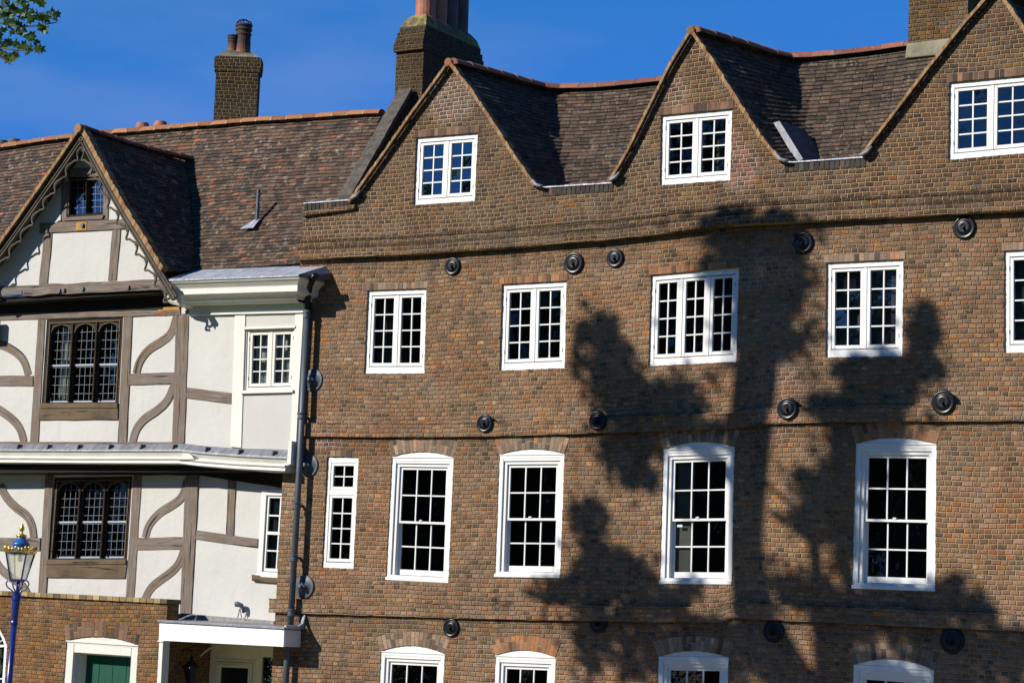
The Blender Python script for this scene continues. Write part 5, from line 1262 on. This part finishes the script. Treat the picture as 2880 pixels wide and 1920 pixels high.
# arch over the door
W = WM(dq, YA+.02); m = MB(); W.ring(m, -.01, W.W+.01, 0, W.H-.05, .17, 0, 0, .0, .14)
TL, TR = W.p(-.008, W.H), W.p(W.W+.008, W.H); m.prism([W.p(-.008, W.H-.0505), W.p(W.W+.008, W.H-.0505)]+arcpts(TL, TR, rise_d), W.y, W.y+.14)
W.box(m, .17, W.W-.17, W.H-.19, W.H-.0505, .002, .14); W.box(m, -.015, W.W+.015, W.H-.02, W.H+.005, -.02, .03)
fr = m.build('door_frame', 'cream_paint', AN, bevel=.006)
m = MB(); W.ring(m, .165, W.W-.165, 0, W.H-.185, .04, .03, 0, .10, .42); m.build('door_lining', 'cream_paint', fr)
m = MB()
for i in range(4):
    a = lerp(.20, W.W-.20, i/4)+.004; b = lerp(.20, W.W-.20, (i+1)/4)-.004; W.box(m, a, b, 0, W.H-.22, .30, .34)
dr = m.build('door', 'green_door', AN, bevel=.004)
m = MB(); W.box(m, .2, W.W-.2, 0, W.H-.2, .34, .36); m.build('door_backing', 'dark_door', dr)
arch_bricks(dq, rise_d, .26, AN, YA, n=18, fan=.06, mat='arch_dark')
# arched window at the left edge
W = WM(aw, YA+.02); m = MB(); TL, TR = W.p(-.008, W.H), W.p(W.W+.008, W.H); arc = arcpts(TL, TR, rise_a, 14); inn = arcpts(W.p(.07, W.H), W.p(W.W-.07, W.H), rise_a-.07, 14)
for k in range(14): m.prism([inn[k], arc[k], arc[k+1], inn[k+1]], W.y, W.y+.12)
W.ring(m, -.008, W.W+.008, 0, W.H, .08, 0, .08, 0, .12); win = m.build('window', 'white_paint', AN)
g = MB(); W.box(g, .07, W.W-.07, W.H-.02, W.H+.02, .03, .07)
for k in (.25, .5, .75): W.box(g, .07+(W.W-.14)*k-.011, .07+(W.W-.14)*k+.011, .08, W.H, .035, .065)
for k in (.33, .66): W.box(g, .07, W.W-.07, W.H*k-.011, W.H*k+.011, .038, .062)
cx_ = W.p(W.W/2, W.H)
for a_ in (.45, .9, 1.57, 2.24, 2.69): g.tube([(cx_[0], W.y+.05, cx_[1]), (cx_[0]+math.cos(a_)*(W.W/2-.06), W.y+.05, cx_[1]+math.sin(a_)*(rise_a-.06))], .011, 5)
g.build('glazing_bars', 'white_paint', win); g = MB(); g.prism([W.p(.07, .08), W.p(W.W-.07, .08)]+inn, W.y+.055, W.y+.058); g.build('glass', 'glass_mid', win)
g = MB(); W.box(g, .0, W.W, 0, W.H, .30, .31); g.build('blind', 'blind', win)

# ================================================================== PORCH (part of the timbered house)
ZP = Z(430, 1660, 5.004)
YP = -.52
fa = [at(*ZP(x, y), YP) for x, y in ((92, 450), (1845, 548), (1838, 790), (80, 700))]
m = MB(); m.prism([(p.x, p.z) for p in (fa[3], fa[2], fa[1], fa[0])], YP, YP+.05); po = m.build('porch_fascia', 'white_flaky', TH) if 'white_flaky' in MATS else None
def flaky():
    k = NT('white_flaky'); o = k.obj(); f = k.rng(k.noise(o, 7, 6, .7), .66, .68); c = k.mix(f, (.80, .79, .76, 1), (.42, .30, .18, 1)); k.l(c, k.b.inputs['Base Color']); k.b.inputs['Roughness'].default_value = .5
    mp_ = k.n('Mapping'); mp_.inputs['Scale'].default_value = (1.2, 1, 7); k.l(o, mp_.inputs[0]); k.bump(k.math('ADD', k.noise(mp_.outputs[0], 2.2, 4), f), .01, .6); MATS['white_flaky'] = k.m
flaky(); po = m.build('porch_fascia', 'white_flaky', TH, bevel=.006)
xr2 = fa[1].x
m = MB(); m.hexa([(xr2-.05, YP+.051, fa[2].z+.003), (xr2, YP+.051, fa[2].z+.003), (xr2, -.06, fa[2].z+.003), (xr2-.05, -.06, fa[2].z+.003), (xr2-.05, YP+.051, fa[1].z-.003), (xr2, YP+.051, fa[1].z-.003), (xr2, -.06, fa[1].z-.003), (xr2-.05, -.06, fa[1].z-.003)]); m.build('porch_side_fascia', 'cream_paint', po)
m = MB(); za_, zb_ = fa[0].z+.015, fa[1].z+.015
m.hexa([(fa[0].x-.03, YP-.03, za_-.01), (xr2+.03, YP-.03, zb_-.01), (xr2+.03, Y2-.0, zb_+.0), (fa[0].x-.03, Y2-.0, za_+.0), (fa[0].x-.03, YP-.03, za_+.03), (xr2+.03, YP-.03, zb_+.03), (xr2+.03, Y2, zb_+.06), (fa[0].x-.03, Y2, za_+.06)])
pr = m.build('porch_roof', 'lead_mid', TH, bevel=.006)
m = MB(); zup = [at(*ZP(x, y), Y2-.03) for x, y in ((255, 318), (700, 345), (1700, 425), (1700, 500), (255, 440))]; m.prism([(zup[4].x, za_+.04), (zup[3].x, zb_+.05), (zup[2].x, zup[2].z), (zup[1].x, zup[1].z), (zup[0].x, zup[0].z)], Y2-.035, Y2-.004); m.build('lead_upstand', 'lead_old', TH) if 'lead_old' in MATS else None
lead('lead_old', (.15, .145, .14, 1), (.26, .24, .21, 1)); m.build('lead_upstand', 'lead_old', pr)
m = MB(); m.tube([(xr2+.02, YP, zb_+.03), (xr2+.05, YP+.3, zb_+.03), (xr2+.05, -.1, zb_+.08), (xr2+.02, -.02, zb_+.22)], .03, 6); m.build('lead_roll', 'lead', pr)
q = [at(*ZP(x, y), YP+.3) for x, y in ((190, 412), (400, 400), (480, 360), (560, 335), (620, 345), (600, 410), (560, 432))]; m = MB(); m.tube(q, .012, 6); m.build('loose_cable', 'lead_mid', pr)
# ceiling, post, door wall
m = MB(); m.box(xe+.01, xr2-.06, YP+.06, .85, fa[2].z+.09, fa[2].z+.11); m.build('porch_ceiling', 'door_cream', po)
pq = [at(*ZP(x, y), YP+.02) for x, y in ((88, 705), (125, 705))]; m = MB(); m.box(pq[0].x, pq[0].x+.085, YP+.02, YP+.20, GZ, fa[3].z+.02); m.build('porch_post', 'cream_paint', TH, bevel=.006)
m = MB(); m.box(pq[0].x-.02, pq[0].x+.105, YP+.0, YP+.22, fa[3].z-.02, fa[3].z+.0); m.build('post_cap', 'cream_paint', po)
YD = .85
d0 = [xz(*ZP(x, y), YD) for x, y in ((790, 720), (1960, 720))]
m = MB(); ptop = fa[2].z+.12
DL, DR = xz(*ZP(970, 1075), YD), xz(*ZP(1375, 1080), YD); SL, SR = xz(*ZP(1560, 930), YD), xz(*ZP(1815, 950), YD)
Lx = xz(*ZP(780, 900), YD)[0]; Rx = bl[0]+.0
dz_ = DL[1]
m.prism([(Lx, GZ), (DL[0], GZ), (DL[0], dz_), (Lx, dz_)], YD-.04, YD); m.prism([(DR[0], GZ), (SL[0], GZ), (SL[0], dz_), (DR[0], dz_)], YD-.04, YD)
m.prism([(Lx, dz_), (SL[0], dz_), (SL[0], ptop), (Lx, ptop)], YD-.04, YD); m.prism([(SL[0], SL[1]), (SR[0]+.2, SR[1]), (SR[0]+.2, ptop), (SL[0], ptop)], YD-.04, YD); m.prism([(SR[0], GZ), (SR[0]+.2, GZ), (SR[0]+.2, SR[1]), (SR[0], SR[1])], YD-.04, YD)
dw = m.build('porch_door_surround', 'door_cream', TH)
for e, pr_ in ((.10, .02), (.055, .035), (.02, .05)):
    m = MB(); a0, a1, zz = DL[0]-e, DR[0]+e, dz_+e
    m.box(a0-.03, a0, YD-.04-pr_, YD-.041, GZ, zz); m.box(a1, a1+.03, YD-.04-pr_, YD-.041, GZ, zz); m.box(a0-.03, a1+.03, YD-.04-pr_-.001, YD-.041, zz, zz+.03); m.build('door_architrave', 'door_cream', dw)
m = MB(); m.box(DL[0]-.01, DR[0]+.01, YD+.02, YD+.05, GZ, dz_+.01); m.box((DL[0]+DR[0])/2-.01, (DL[0]+DR[0])/2+.01, YD+.005, YD+.02, dz_-.28, dz_-.2); m.build('porch_door', 'dark_door', dw)
m = MB(); m.box(SL[0], SR[0], YD-.01, YD-.005, GZ+.4, SL[1]+.02); m.build('side_light', 'glass_mid', dw); m = MB(); m.box(SL[0], SR[0], YD+.0, YD+.005, GZ+.4, SL[1]); m.build('side_light_backing', 'room_dark', dw)
m = MB(); q = [at(*ZP(x, y), YD-.3) for x, y in ((655, 935), (720, 870), (800, 810), (930, 780))]; m.tube(q, [.012, .016, .016, .01], 7); m.tube([q[3], at(*ZP(900, 820), YD-.3), at(*ZP(845, 870), YD-.3)], .006, 5); m.build('dangling_bracket', 'door_cream', po)

# ================================================================== WALL LANTERN IN THE PORCH
p = onP(*ZP(540, 1100), (xe+.22, 0, 0), (1, 0, 0))
WL = thing('wall_lantern', 'dark six-sided lantern hanging on the brick side wall inside the porch', 'lantern', p)
m = MB(); c = (p.x, p.y, p.z-.30); m.lathe([(.06, 0), (.13, .30), (.135, .31), (.12, .31), (.05, .02)], c, 6); m.build('frame', 'iron_black', WL)
m = MB(); m.lathe([(.055, .005), (.122, .295)], c, 6); m.build('glass', 'lamp_glass', WL)
m = MB(); m.lathe([(.165, .31), (.15, .34), (.07, .42), (.03, .44), (.03, .47), (.012, .52)], c, 6); m.build('cap', 'iron_black', WL)
m = MB(); m.lathe([(.02, .05), (.025, .2), (.01, .24)], c, 10); m.build('bulb', 'bulb', WL)
m = MB(); m.tube([(p.x, p.y, p.z+.2), (p.x, p.y, p.z+.30), (p.x-.12, p.y, p.z+.34), (xe, p.y, p.z+.28)], .012, 6); m.build('bracket', 'iron_black', WL)

# ================================================================== SPOTLIGHT ON THE PORCH ROOF
p = at(*ZP(1215, 380), Y2-.10)
SP = thing('spotlight', 'small grey spotlight standing on the lead porch roof', 'spotlight', p)
m = MB(); m.tube([p+Vector((-.05, .02, 0)), p+Vector((-.01, 0, .09)), p+Vector((0, 0, .15))], .008, 6); m.tube([p+Vector((.05, .0, .0)), p+Vector((.02, 0, .10)), p+Vector((0, 0, .15))], .008, 6); m.build('stand', 'bracket', SP)
m = MB(); m.tube([p+Vector((-.07, -.03, .22)), p+Vector((-.03, -.02, .22)), p+Vector((.03, .0, .20)), p+Vector((.06, .02, .14)), p+Vector((.065, .02, .08))], [.042, .045, .04, .03, .02], 10); m.build('lamp_head', 'iron_grey', SP, smooth=True)

# ================================================================== WALL LIGHT AT THE LEFT EDGE
p = at(*ZB(-8, 215), Y1)
FL = thing('wall_light', 'dark green metal light fixed to the plaster at the left edge of the timbered front', 'lamp', p)
m = MB(); m.box(p.x-.20, p.x+.13, p.y-.20, p.y-.10, p.z-.17, p.z+.19); m.box(p.x-.16, p.x+.09, p.y-.25, p.y-.20, p.z-.12, p.z+.15); m.build('housing', 'iron_green', FL) if 'iron_green' in MATS else None
simple('iron_green', (.02, .035, .035), .4); m.build('housing', 'iron_green', FL, bevel=.02)
m = MB(); m.box(p.x-.05, p.x+.0, p.y-.10, p.y+.0, p.z-.24, p.z-.02); m.build('bracket', 'iron_black', FL)

# ================================================================== STREET LAMP
ZL = Z(0, 1450, 3.3375)
YL = -4.2
SL_ = thing('street_lamp', 'royal blue street lamp with gilded crown and finial, in front of the brick annex', 'street lamp', (at(*ZL(140, 1000), YL).x, YL, GZ))
ax = at(*ZL(160, 700), YL).x
q1_, q2_ = at(*ZL(150, 740), YL), at(*ZL(85, 1568), YL)
# the post leans slightly, as photographed
top_ = Vector((at(*ZL(158, 735), YL).x, YL, at(*ZL(158, 735), YL).z)); low_ = at(*ZL(85, 1568), YL); dirp = (top_-low_).normalized()
base = low_-dirp*((low_.z-hill(0, YL)-.0)/dirp.z)
zc = lambda y: at(*ZL(160, y), YL).z
m = MB(); m.tube([base, base+dirp*.6], [.13, .10], 16); m.tube([base+dirp*.6, top_-dirp*.42], [.052, .046], 16); m.build('post', 'blue_paint', SL_, smooth=True)
m = MB()
for k, (h_, r_) in enumerate(((-.46, .055), (-.44, .066), (-.42, .058), (-.40, .075), (-.08, .082), (-.06, .092), (-.04, .086), (-.02, .09), (.0, .07))): pass
m.tube([top_+dirp*h_ for h_ in (-.46, -.44, -.42, -.40, -.10, -.08, -.05, -.04, 0, .03)], [.050, .058, .058, .053, .062, .072, .072, .066, .066, .03], 18); m.build('collar', 'blue_paint', SL_)
ct = Vector((at(*ZL(180, 600), YL).x, YL, zc(600))); up_ = (Vector((at(*ZL(205, 190), YL).x, YL, zc(190)))-top_).normalized(); up_ = (dirp+up_*.0).normalized()
def lax(px, py): 
    z = zc(py); t = (z-top_.z)/dirp.z; return top_+dirp*t
m = MB()
for k in range(4):
    a_ = k*math.pi/2+R(20); c_, s_ = math.cos(a_), math.sin(a_); b0 = top_
    m.tube([b0+Vector((c_*.03, s_*.03, 0)), b0+Vector((c_*.09, s_*.09, .06)), b0+Vector((c_*.165, s_*.165, .11)), b0+Vector((c_*.185, s_*.185, .16)), b0+Vector((c_*.16, s_*.16, .205)), b0+Vector((c_*.11, s_*.11, .21)), b0+Vector((c_*.085, s_*.085, .185))], .011, 7)
m.tube([top_, top_+dirp*.23], [.02, .02], 8); m.tube([top_+Vector((.02, 0, 0)), top_+Vector((.05, -.02, .11)), top_+Vector((.04, 0, .22))], .011, 6); m.build('scroll_bracket', 'blue_paint', SL_, smooth=True)
m = MB(); m.tube([top_+Vector((-.0, 0, -.03)), top_+Vector((.15, -.0, -.03))], .013, 6); m.build('ladder_arm', 'blue_paint', SL_)
zb_, zt_ = zc(600), zc(350); hb, htp = .095, .175; yaw = R(20)
cb = lax(0, 600); ctt = lax(0, 350)
def sqr(c, h, k): a_ = yaw+math.pi/4+k*math.pi/2; return Vector((c.x+h*math.sqrt(2)*math.cos(a_)*.93, c.y+h*math.sqrt(2)*math.sin(a_)*.93, c.z))
m = MB()
for k in range(4): m.tube([sqr(cb, hb, k), sqr(ctt, htp, k)], .013, 4); m.tube([sqr(cb, hb, k), sqr(cb, hb, k+1)], .015, 4); m.tube([sqr(ctt, htp, k), sqr(ctt, htp, k+1)], .017, 4)
m.build('lantern_frame', 'blue_paint', SL_)
lamp_pane = NT('pane_frosted'); lamp_pane.b.inputs['Base Color'].default_value = (.62, .60, .42, 1); lamp_pane.b.inputs['Roughness'].default_value = .15
tr_ = lamp_pane.n('BsdfTransparent'); ms_ = lamp_pane.n('MixShader', i0=.45); lamp_pane.l(tr_.outputs[0], ms_.inputs[1]); lamp_pane.l(lamp_pane.b.outputs[0], ms_.inputs[2]); lamp_pane.l(ms_.outputs[0], lamp_pane.t.nodes['Material Output'].inputs[0]); MATS['pane_frosted'] = lamp_pane.m
for k in range(4): m = MB(); m.add([sqr(cb, hb-.01, k), sqr(cb, hb-.01, k+1), sqr(ctt, htp-.01, k+1), sqr(ctt, htp-.01, k)], [(0, 1, 2, 3)]); m.build('glass_pane', 'pane_frosted', SL_)
m = MB(); m.lathe([(.015, 0), (.03, -.03), (.035, -.07), (.02, -.10)], ctt+Vector((0, 0, -.03)), 14); m.build('bulb', 'bulb', SL_, smooth=True)
m = MB(); c_ = ctt; sc_ = (zc(190)-zc(350))
m.lathe([(.21, .01), (.17, .04), (.135, .06), (.12, .08), (.12, .11), (.135, .125), (.135, .145), (.12, .16), (.10, .19), (.075, .22), (.068, .235), (.068, .25)], c_, 24); m.build('cap', 'blue_cap', SL_, smooth=True)
m = MB()
for k in range(4):
    a0_, a1_ = sqr(ctt, htp+.02, k), sqr(ctt, htp+.02, k+1); n = 7
    for i in range(n):
        p, q = a0_.lerp(a1_, i/n), a0_.lerp(a1_, (i+1)/n); h_ = .06 if i not in (0, 3, 6) else .10
        d = (q-p); nn = Vector((d.y, -d.x, 0)).normalized()*.008
        m.hexa([p, q, q-nn, p-nn, p+Vector((0, 0, h_*.6))+nn*2, q+Vector((0, 0, h_*.6))+nn*2, q+Vector((0, 0, h_*.6))+nn, p+Vector((0, 0, h_*.6))+nn]); m.lathe([(.0, 0), (.017, .010), (.019, .026), (.009, .045), (.0, .052)], p.lerp(q, .5)+Vector((0, 0, h_*.55))+nn*1.5, 7)
m.build('gilt_crown', 'gold', SL_)
m = MB(); c2 = c_+Vector((0, 0, .245)); m.lathe([(.075, 0), (.085, .012), (.082, .032), (.036, .045), (.022, .06), (.018, .08), (.036, .105), (.04, .135), (.028, .17), (.012, .20), (.007, .22), (.0, .24)], c2, 18); m.build('finial', 'gold', SL_, smooth=True)

# ================================================================== TREES
def leaves(mb, pts, size, flat=.5, col=None):
    base_ = [(0, 0), (.18, .30), (.5, .28), (.38, .55), (.55, .85), (.2, .78), (0, 1.15), (-.2, .78), (-.55, .85), (-.38, .55), (-.5, .28), (-.18, .30)]
    for p in pts:
        s = size*random.uniform(.7, 1.35); a = Vector((random.gauss(0, 1), random.gauss(0, 1), random.gauss(0, flat))).normalized(); b = a.orthogonal().normalized()
        b = (Matrix.Rotation(random.uniform(0, 6.28), 3, a) @ b); c = a.cross(b)
        mb.add([p+b*x*s+c*(y-.5)*s+a*(abs(x)*.25)*s for x, y in base_], [tuple(range(12))], (random.random(), random.random()))
TT = 18.0; SV = Vector((SUN.x/-SUN.y, -1, SUN.z/-SUN.y))*.8       # per unit t, towards the sun
def shp(px, py, t): return at(px, py, 0)+SV*t
TR_ = thing('maple_tree', 'leafy maple shading the brick front, its branch tip hanging into the top left corner', 'tree', (-4, -14.5, hill(0, -14.5)))
limbs = []
def limb(pxs, rs, t0, t1, mb):
    n = len(pxs); path = [shp(x, y, lerp(t0, t1, i/(n-1))) for i, (x, y) in enumerate(pxs)]; path = chaikin(path, 2); k = len(path)
    rr = [interp([(i/(len(rs)-1), r_) for i, r_ in enumerate(rs)], j/(k-1)) for j in range(k)]
    mb.tube(path, rr, 10); limbs.append(path); return path
tm = MB()
main = limb([(1850, 1620), (1800, 1540), (1752, 1450), (1722, 1350), (1712, 1240), (1716, 1130), (1722, 1000), (1735, 880), (1745, 780), (1760, 680)], [.40, .38, .34, .28, .24, .27, .30, .30, .26, .16], TT, TT, tm)
l2_ = limb([(1905, 1600), (1890, 1480), (1880, 1360), (1868, 1250), (1880, 1150), (1930, 1080), (1950, 990), (1960, 880)], [.22, .16, .10, .09, .12, .14, .12, .06], TT-.3, TT+.8, tm)
limb([(1905, 1600), (1950, 1480), (1955, 1350), (1930, 1220), (1930, 1080)], [.2, .12, .08, .10, .10], TT-.3, TT+.5, tm)
limb([(1720, 1130), (1640, 1060), (1540, 980), (1450, 900), (1400, 800)], [.13, .11, .09, .06, .03], TT, TT-1, tm)
limb([(1752, 1450), (1640, 1440), (1520, 1400), (1400, 1330), (1340, 1240)], [.15, .11, .08, .05, .03], TT, TT+1, tm)
limb([(1880, 1500), (1980, 1440), (2090, 1430), (2230, 1450)], [.12, .09, .06, .03], TT, TT-.5, tm)
b0_ = main[0]; gp = Vector((b0_.x-.5, b0_.y+.3, hill(0, b0_.y)-.1))
tm.tube([gp, gp.lerp(b0_, .15)+Vector((0, 0, 0)), gp.lerp(b0_, .5)+Vector((-.15, 0, 0)), b0_+Vector((0, 0, .1))], [.62, .48, .42, .36], 16)
tm.tube([gp.lerp(b0_, .8), l2_[0]], [.3, .24], 12)
tm.build('trunk', 'bark', TR_)
crown = MB()
# clumps: centre px, radii px, number, spread in depth
CL = [(1700, 590, 85, 75, 420), (1790, 640, 75, 95, 420), (1730, 740, 90, 90, 430), (1810, 780, 50, 60, 160), (1660, 540, 60, 30, 60), (1810, 525, 40, 30, 50), (1720, 500, 70, 25, 40),
 (1370, 760, 45, 50, 150), (1390, 850, 65, 65, 300), (1450, 930, 75, 70, 360), (1540, 960, 75, 60, 240), (1440, 1040, 60, 60, 260), (1480, 1095, 45, 28, 110), (1600, 1000, 60, 40, 110), (1540, 900, 60, 45, 80),
 (1350, 1210, 45, 60, 130), (1390, 1290, 70, 60, 230), (1320, 1350, 90, 45, 200), (1450, 1340, 80, 50, 200), (1540, 1370, 70, 45, 120), (1420, 1440, 90, 55, 300), (1500, 1520, 90, 60, 300), (1360, 1500, 40, 70, 100), (1600, 1470, 80, 50, 120),
 (2110, 760, 40, 60, 140), (2125, 830, 40, 40, 130), (2020, 870, 90, 60, 330), (1960, 930, 85, 65, 330), (2060, 930, 70, 50, 240), (2000, 1000, 80, 50, 220), (1940, 1080, 60, 70, 220), (1915, 1170, 50, 60, 230), (1860, 1120, 50, 60, 80), (1930, 1260, 36, 65, 130), (1850, 1210, 50, 50, 60),
 (1780, 1340, 80, 60, 110), (1860, 1370, 80, 50, 130), (2060, 1380, 110, 45, 240), (2200, 1400, 80, 45, 160), (1990, 1420, 100, 40, 120), (2140, 1480, 120, 60, 210), (2290, 1500, 90, 70, 240), (2040, 1550, 110, 50, 160), (1700, 1500, 90, 50, 130), (2250, 1580, 120, 40, 200), (1640, 1570, 110, 40, 160), (2180, 1350, 50, 30, 50)]
for cx0, cy0, rx, ry, n in CL:
    pts = []; tt = TT+random.uniform(-1.0, 1.0)
    sub = [(random.gauss(0, .45), random.gauss(0, .45), random.uniform(-.6, .6)) for _ in range(max(3, n//22))]
    for _ in range(int(n*1.2)):
        sx_, sy_, st_ = random.choice(sub); a_, b_ = sx_+random.gauss(0, .27), sy_+random.gauss(0, .27)
        if a_*a_+b_*b_ > 1.7: continue
        pts.append(shp(cx0+a_*rx, cy0+b_*ry, tt+st_+random.gauss(0, .35)))
    for _ in range(int(n*.22)):
        a_, b_ = random.gauss(0, .75), random.gauss(0, .75); pts.append(shp(cx0+a_*rx, cy0+b_*ry, tt+random.gauss(0, .5)))
    leaves(crown, pts, .15)
# high crown above what shades the wall
for _ in range(1500):
    a_ = random.uniform(0, 6.28); r_ = 2.6*math.sqrt(random.random()); base_c = shp(1780, 700, TT)
    if random.random() < .0: pass
crown.build('crown', 'leaf', TR_)
# branch hanging into the top left corner
br = MB(); lv = MB()
tipw = lambda px, py, y: at(px, py, y)
root = shp(1400, 800, TT-1)
for path, rs in (([root, tipw(-250, -120, -14.6), tipw(-100, 10, -14.8), tipw(0, 55, -14.8), tipw(60, 63, -14.8), tipw(130, 52, -14.7)], [.03, .04, .02, .012, .008, .004]),
                 ([tipw(-100, 10, -14.8), tipw(-20, 20, -14.6), tipw(50, 10, -14.5), tipw(110, -15, -14.5)], [.02, .01, .008, .004]),
                 ([tipw(-100, 10, -14.8), tipw(-30, 100, -14.9), tipw(35, 118, -15), tipw(95, 110, -15)], [.02, .01, .008, .004]),
                 ([tipw(-30, 100, -14.9), tipw(5, 135, -14.8), tipw(30, 150, -14.8)], [.01, .007, .003])):
    path = chaikin(path, 2); k = len(path); rr = [interp([(i/(len(rs)-1), r_) for i, r_ in enumerate(rs)], j/(k-1)) for j in range(k)]; br.tube(path, rr, 6)
br.build('branch', 'bark', TR_)
spots_ = [(118, 38), (130, 50), (122, 58), (104, 52), (100, 78), (104, 82), (96, 75), (92, 56), (78, 50), (70, 60), (66, 55), (82, 42), (72, 36), (60, 44), (50, 52), (40, 36), (30, 28), (20, 20), (10, 12), (0, 8), (36, 8), (44, 14), (72, 6), (84, 12), (92, 0), (104, 6), (60, 0), (20, 42), (8, 50), (14, 62), (28, 60), (2, 30), (-2, 56), (42, 72), (38, 84), (22, 76), (30, 92), (8, 84), (0, 98), (64, 104), (68, 98), (58, 118), (50, 124), (84, 118), (80, 106), (90, 124), (66, 128), (62, 130), (22, 108), (32, 112), (14, 118), (6, 124), (0, 112), (22, 146), (28, 150), (34, 140), (10, 140), (0, 136), (56, 88), (54, 80), (16, 6), (52, 24), (58, 30), (26, 48), (-6, 20), (-12, 70), (94, 22), (98, 16)]
leaves(lv, [tipw(x+random.uniform(-5, 5), y*1.0-14+random.uniform(-5, 5), -14.8+random.uniform(-.35, .35)) for x, y in spots_ for _ in (0, 1, 2)], .082, flat=1.2)
lv.build('leaves', 'leaf', TR_)
# trees across the lawn, behind the photographer: seen only as dark reflections in the panes
def bgtree(x, y, h, r_, label):
    z0 = hill(x, y); o = thing('lawn_tree', label, 'tree', (x, y, z0), 'trees across the lawn'); m = MB(); m.tube([(x, y, z0-.1), (x+.1, y, z0+h*.4), (x, y+.2, z0+h*.8)], [.4, .3, .1], 10); m.build('trunk', 'bark', o)
    m = MB(); pts = []
    for c in range(46):
        a_ = random.uniform(0, 6.28); q = r_*.75*math.sqrt(random.random()); cc = Vector((x+math.cos(a_)*q, y+math.sin(a_)*q, z0+h*random.uniform(.10, .92)))
        for _ in range(70): pts.append(cc+Vector((random.gauss(0, r_*.2), random.gauss(0, r_*.2), random.gauss(0, r_*.2))))
    leaves(m, pts, .8); m.build('crown', 'leaf', o)
for i, (x, y, h, r_) in enumerate(((-42, -50, 18, 6.5), (-32, -50, 19, 6.5), (-23, -52, 18, 6), (-53, -46, 17, 6), (-13, -55, 19, 6.5), (-4, -54, 18, 6))):
    bgtree(x, y, h, r_, ['broad tree across the lawn, behind the photographer, second from the west', 'broad tree in the middle of the row across the lawn', 'tree across the lawn east of the middle one', 'westernmost tree of the row across the lawn', 'second tree from the east in the row across the lawn', 'easternmost tree of the row across the lawn'][i])
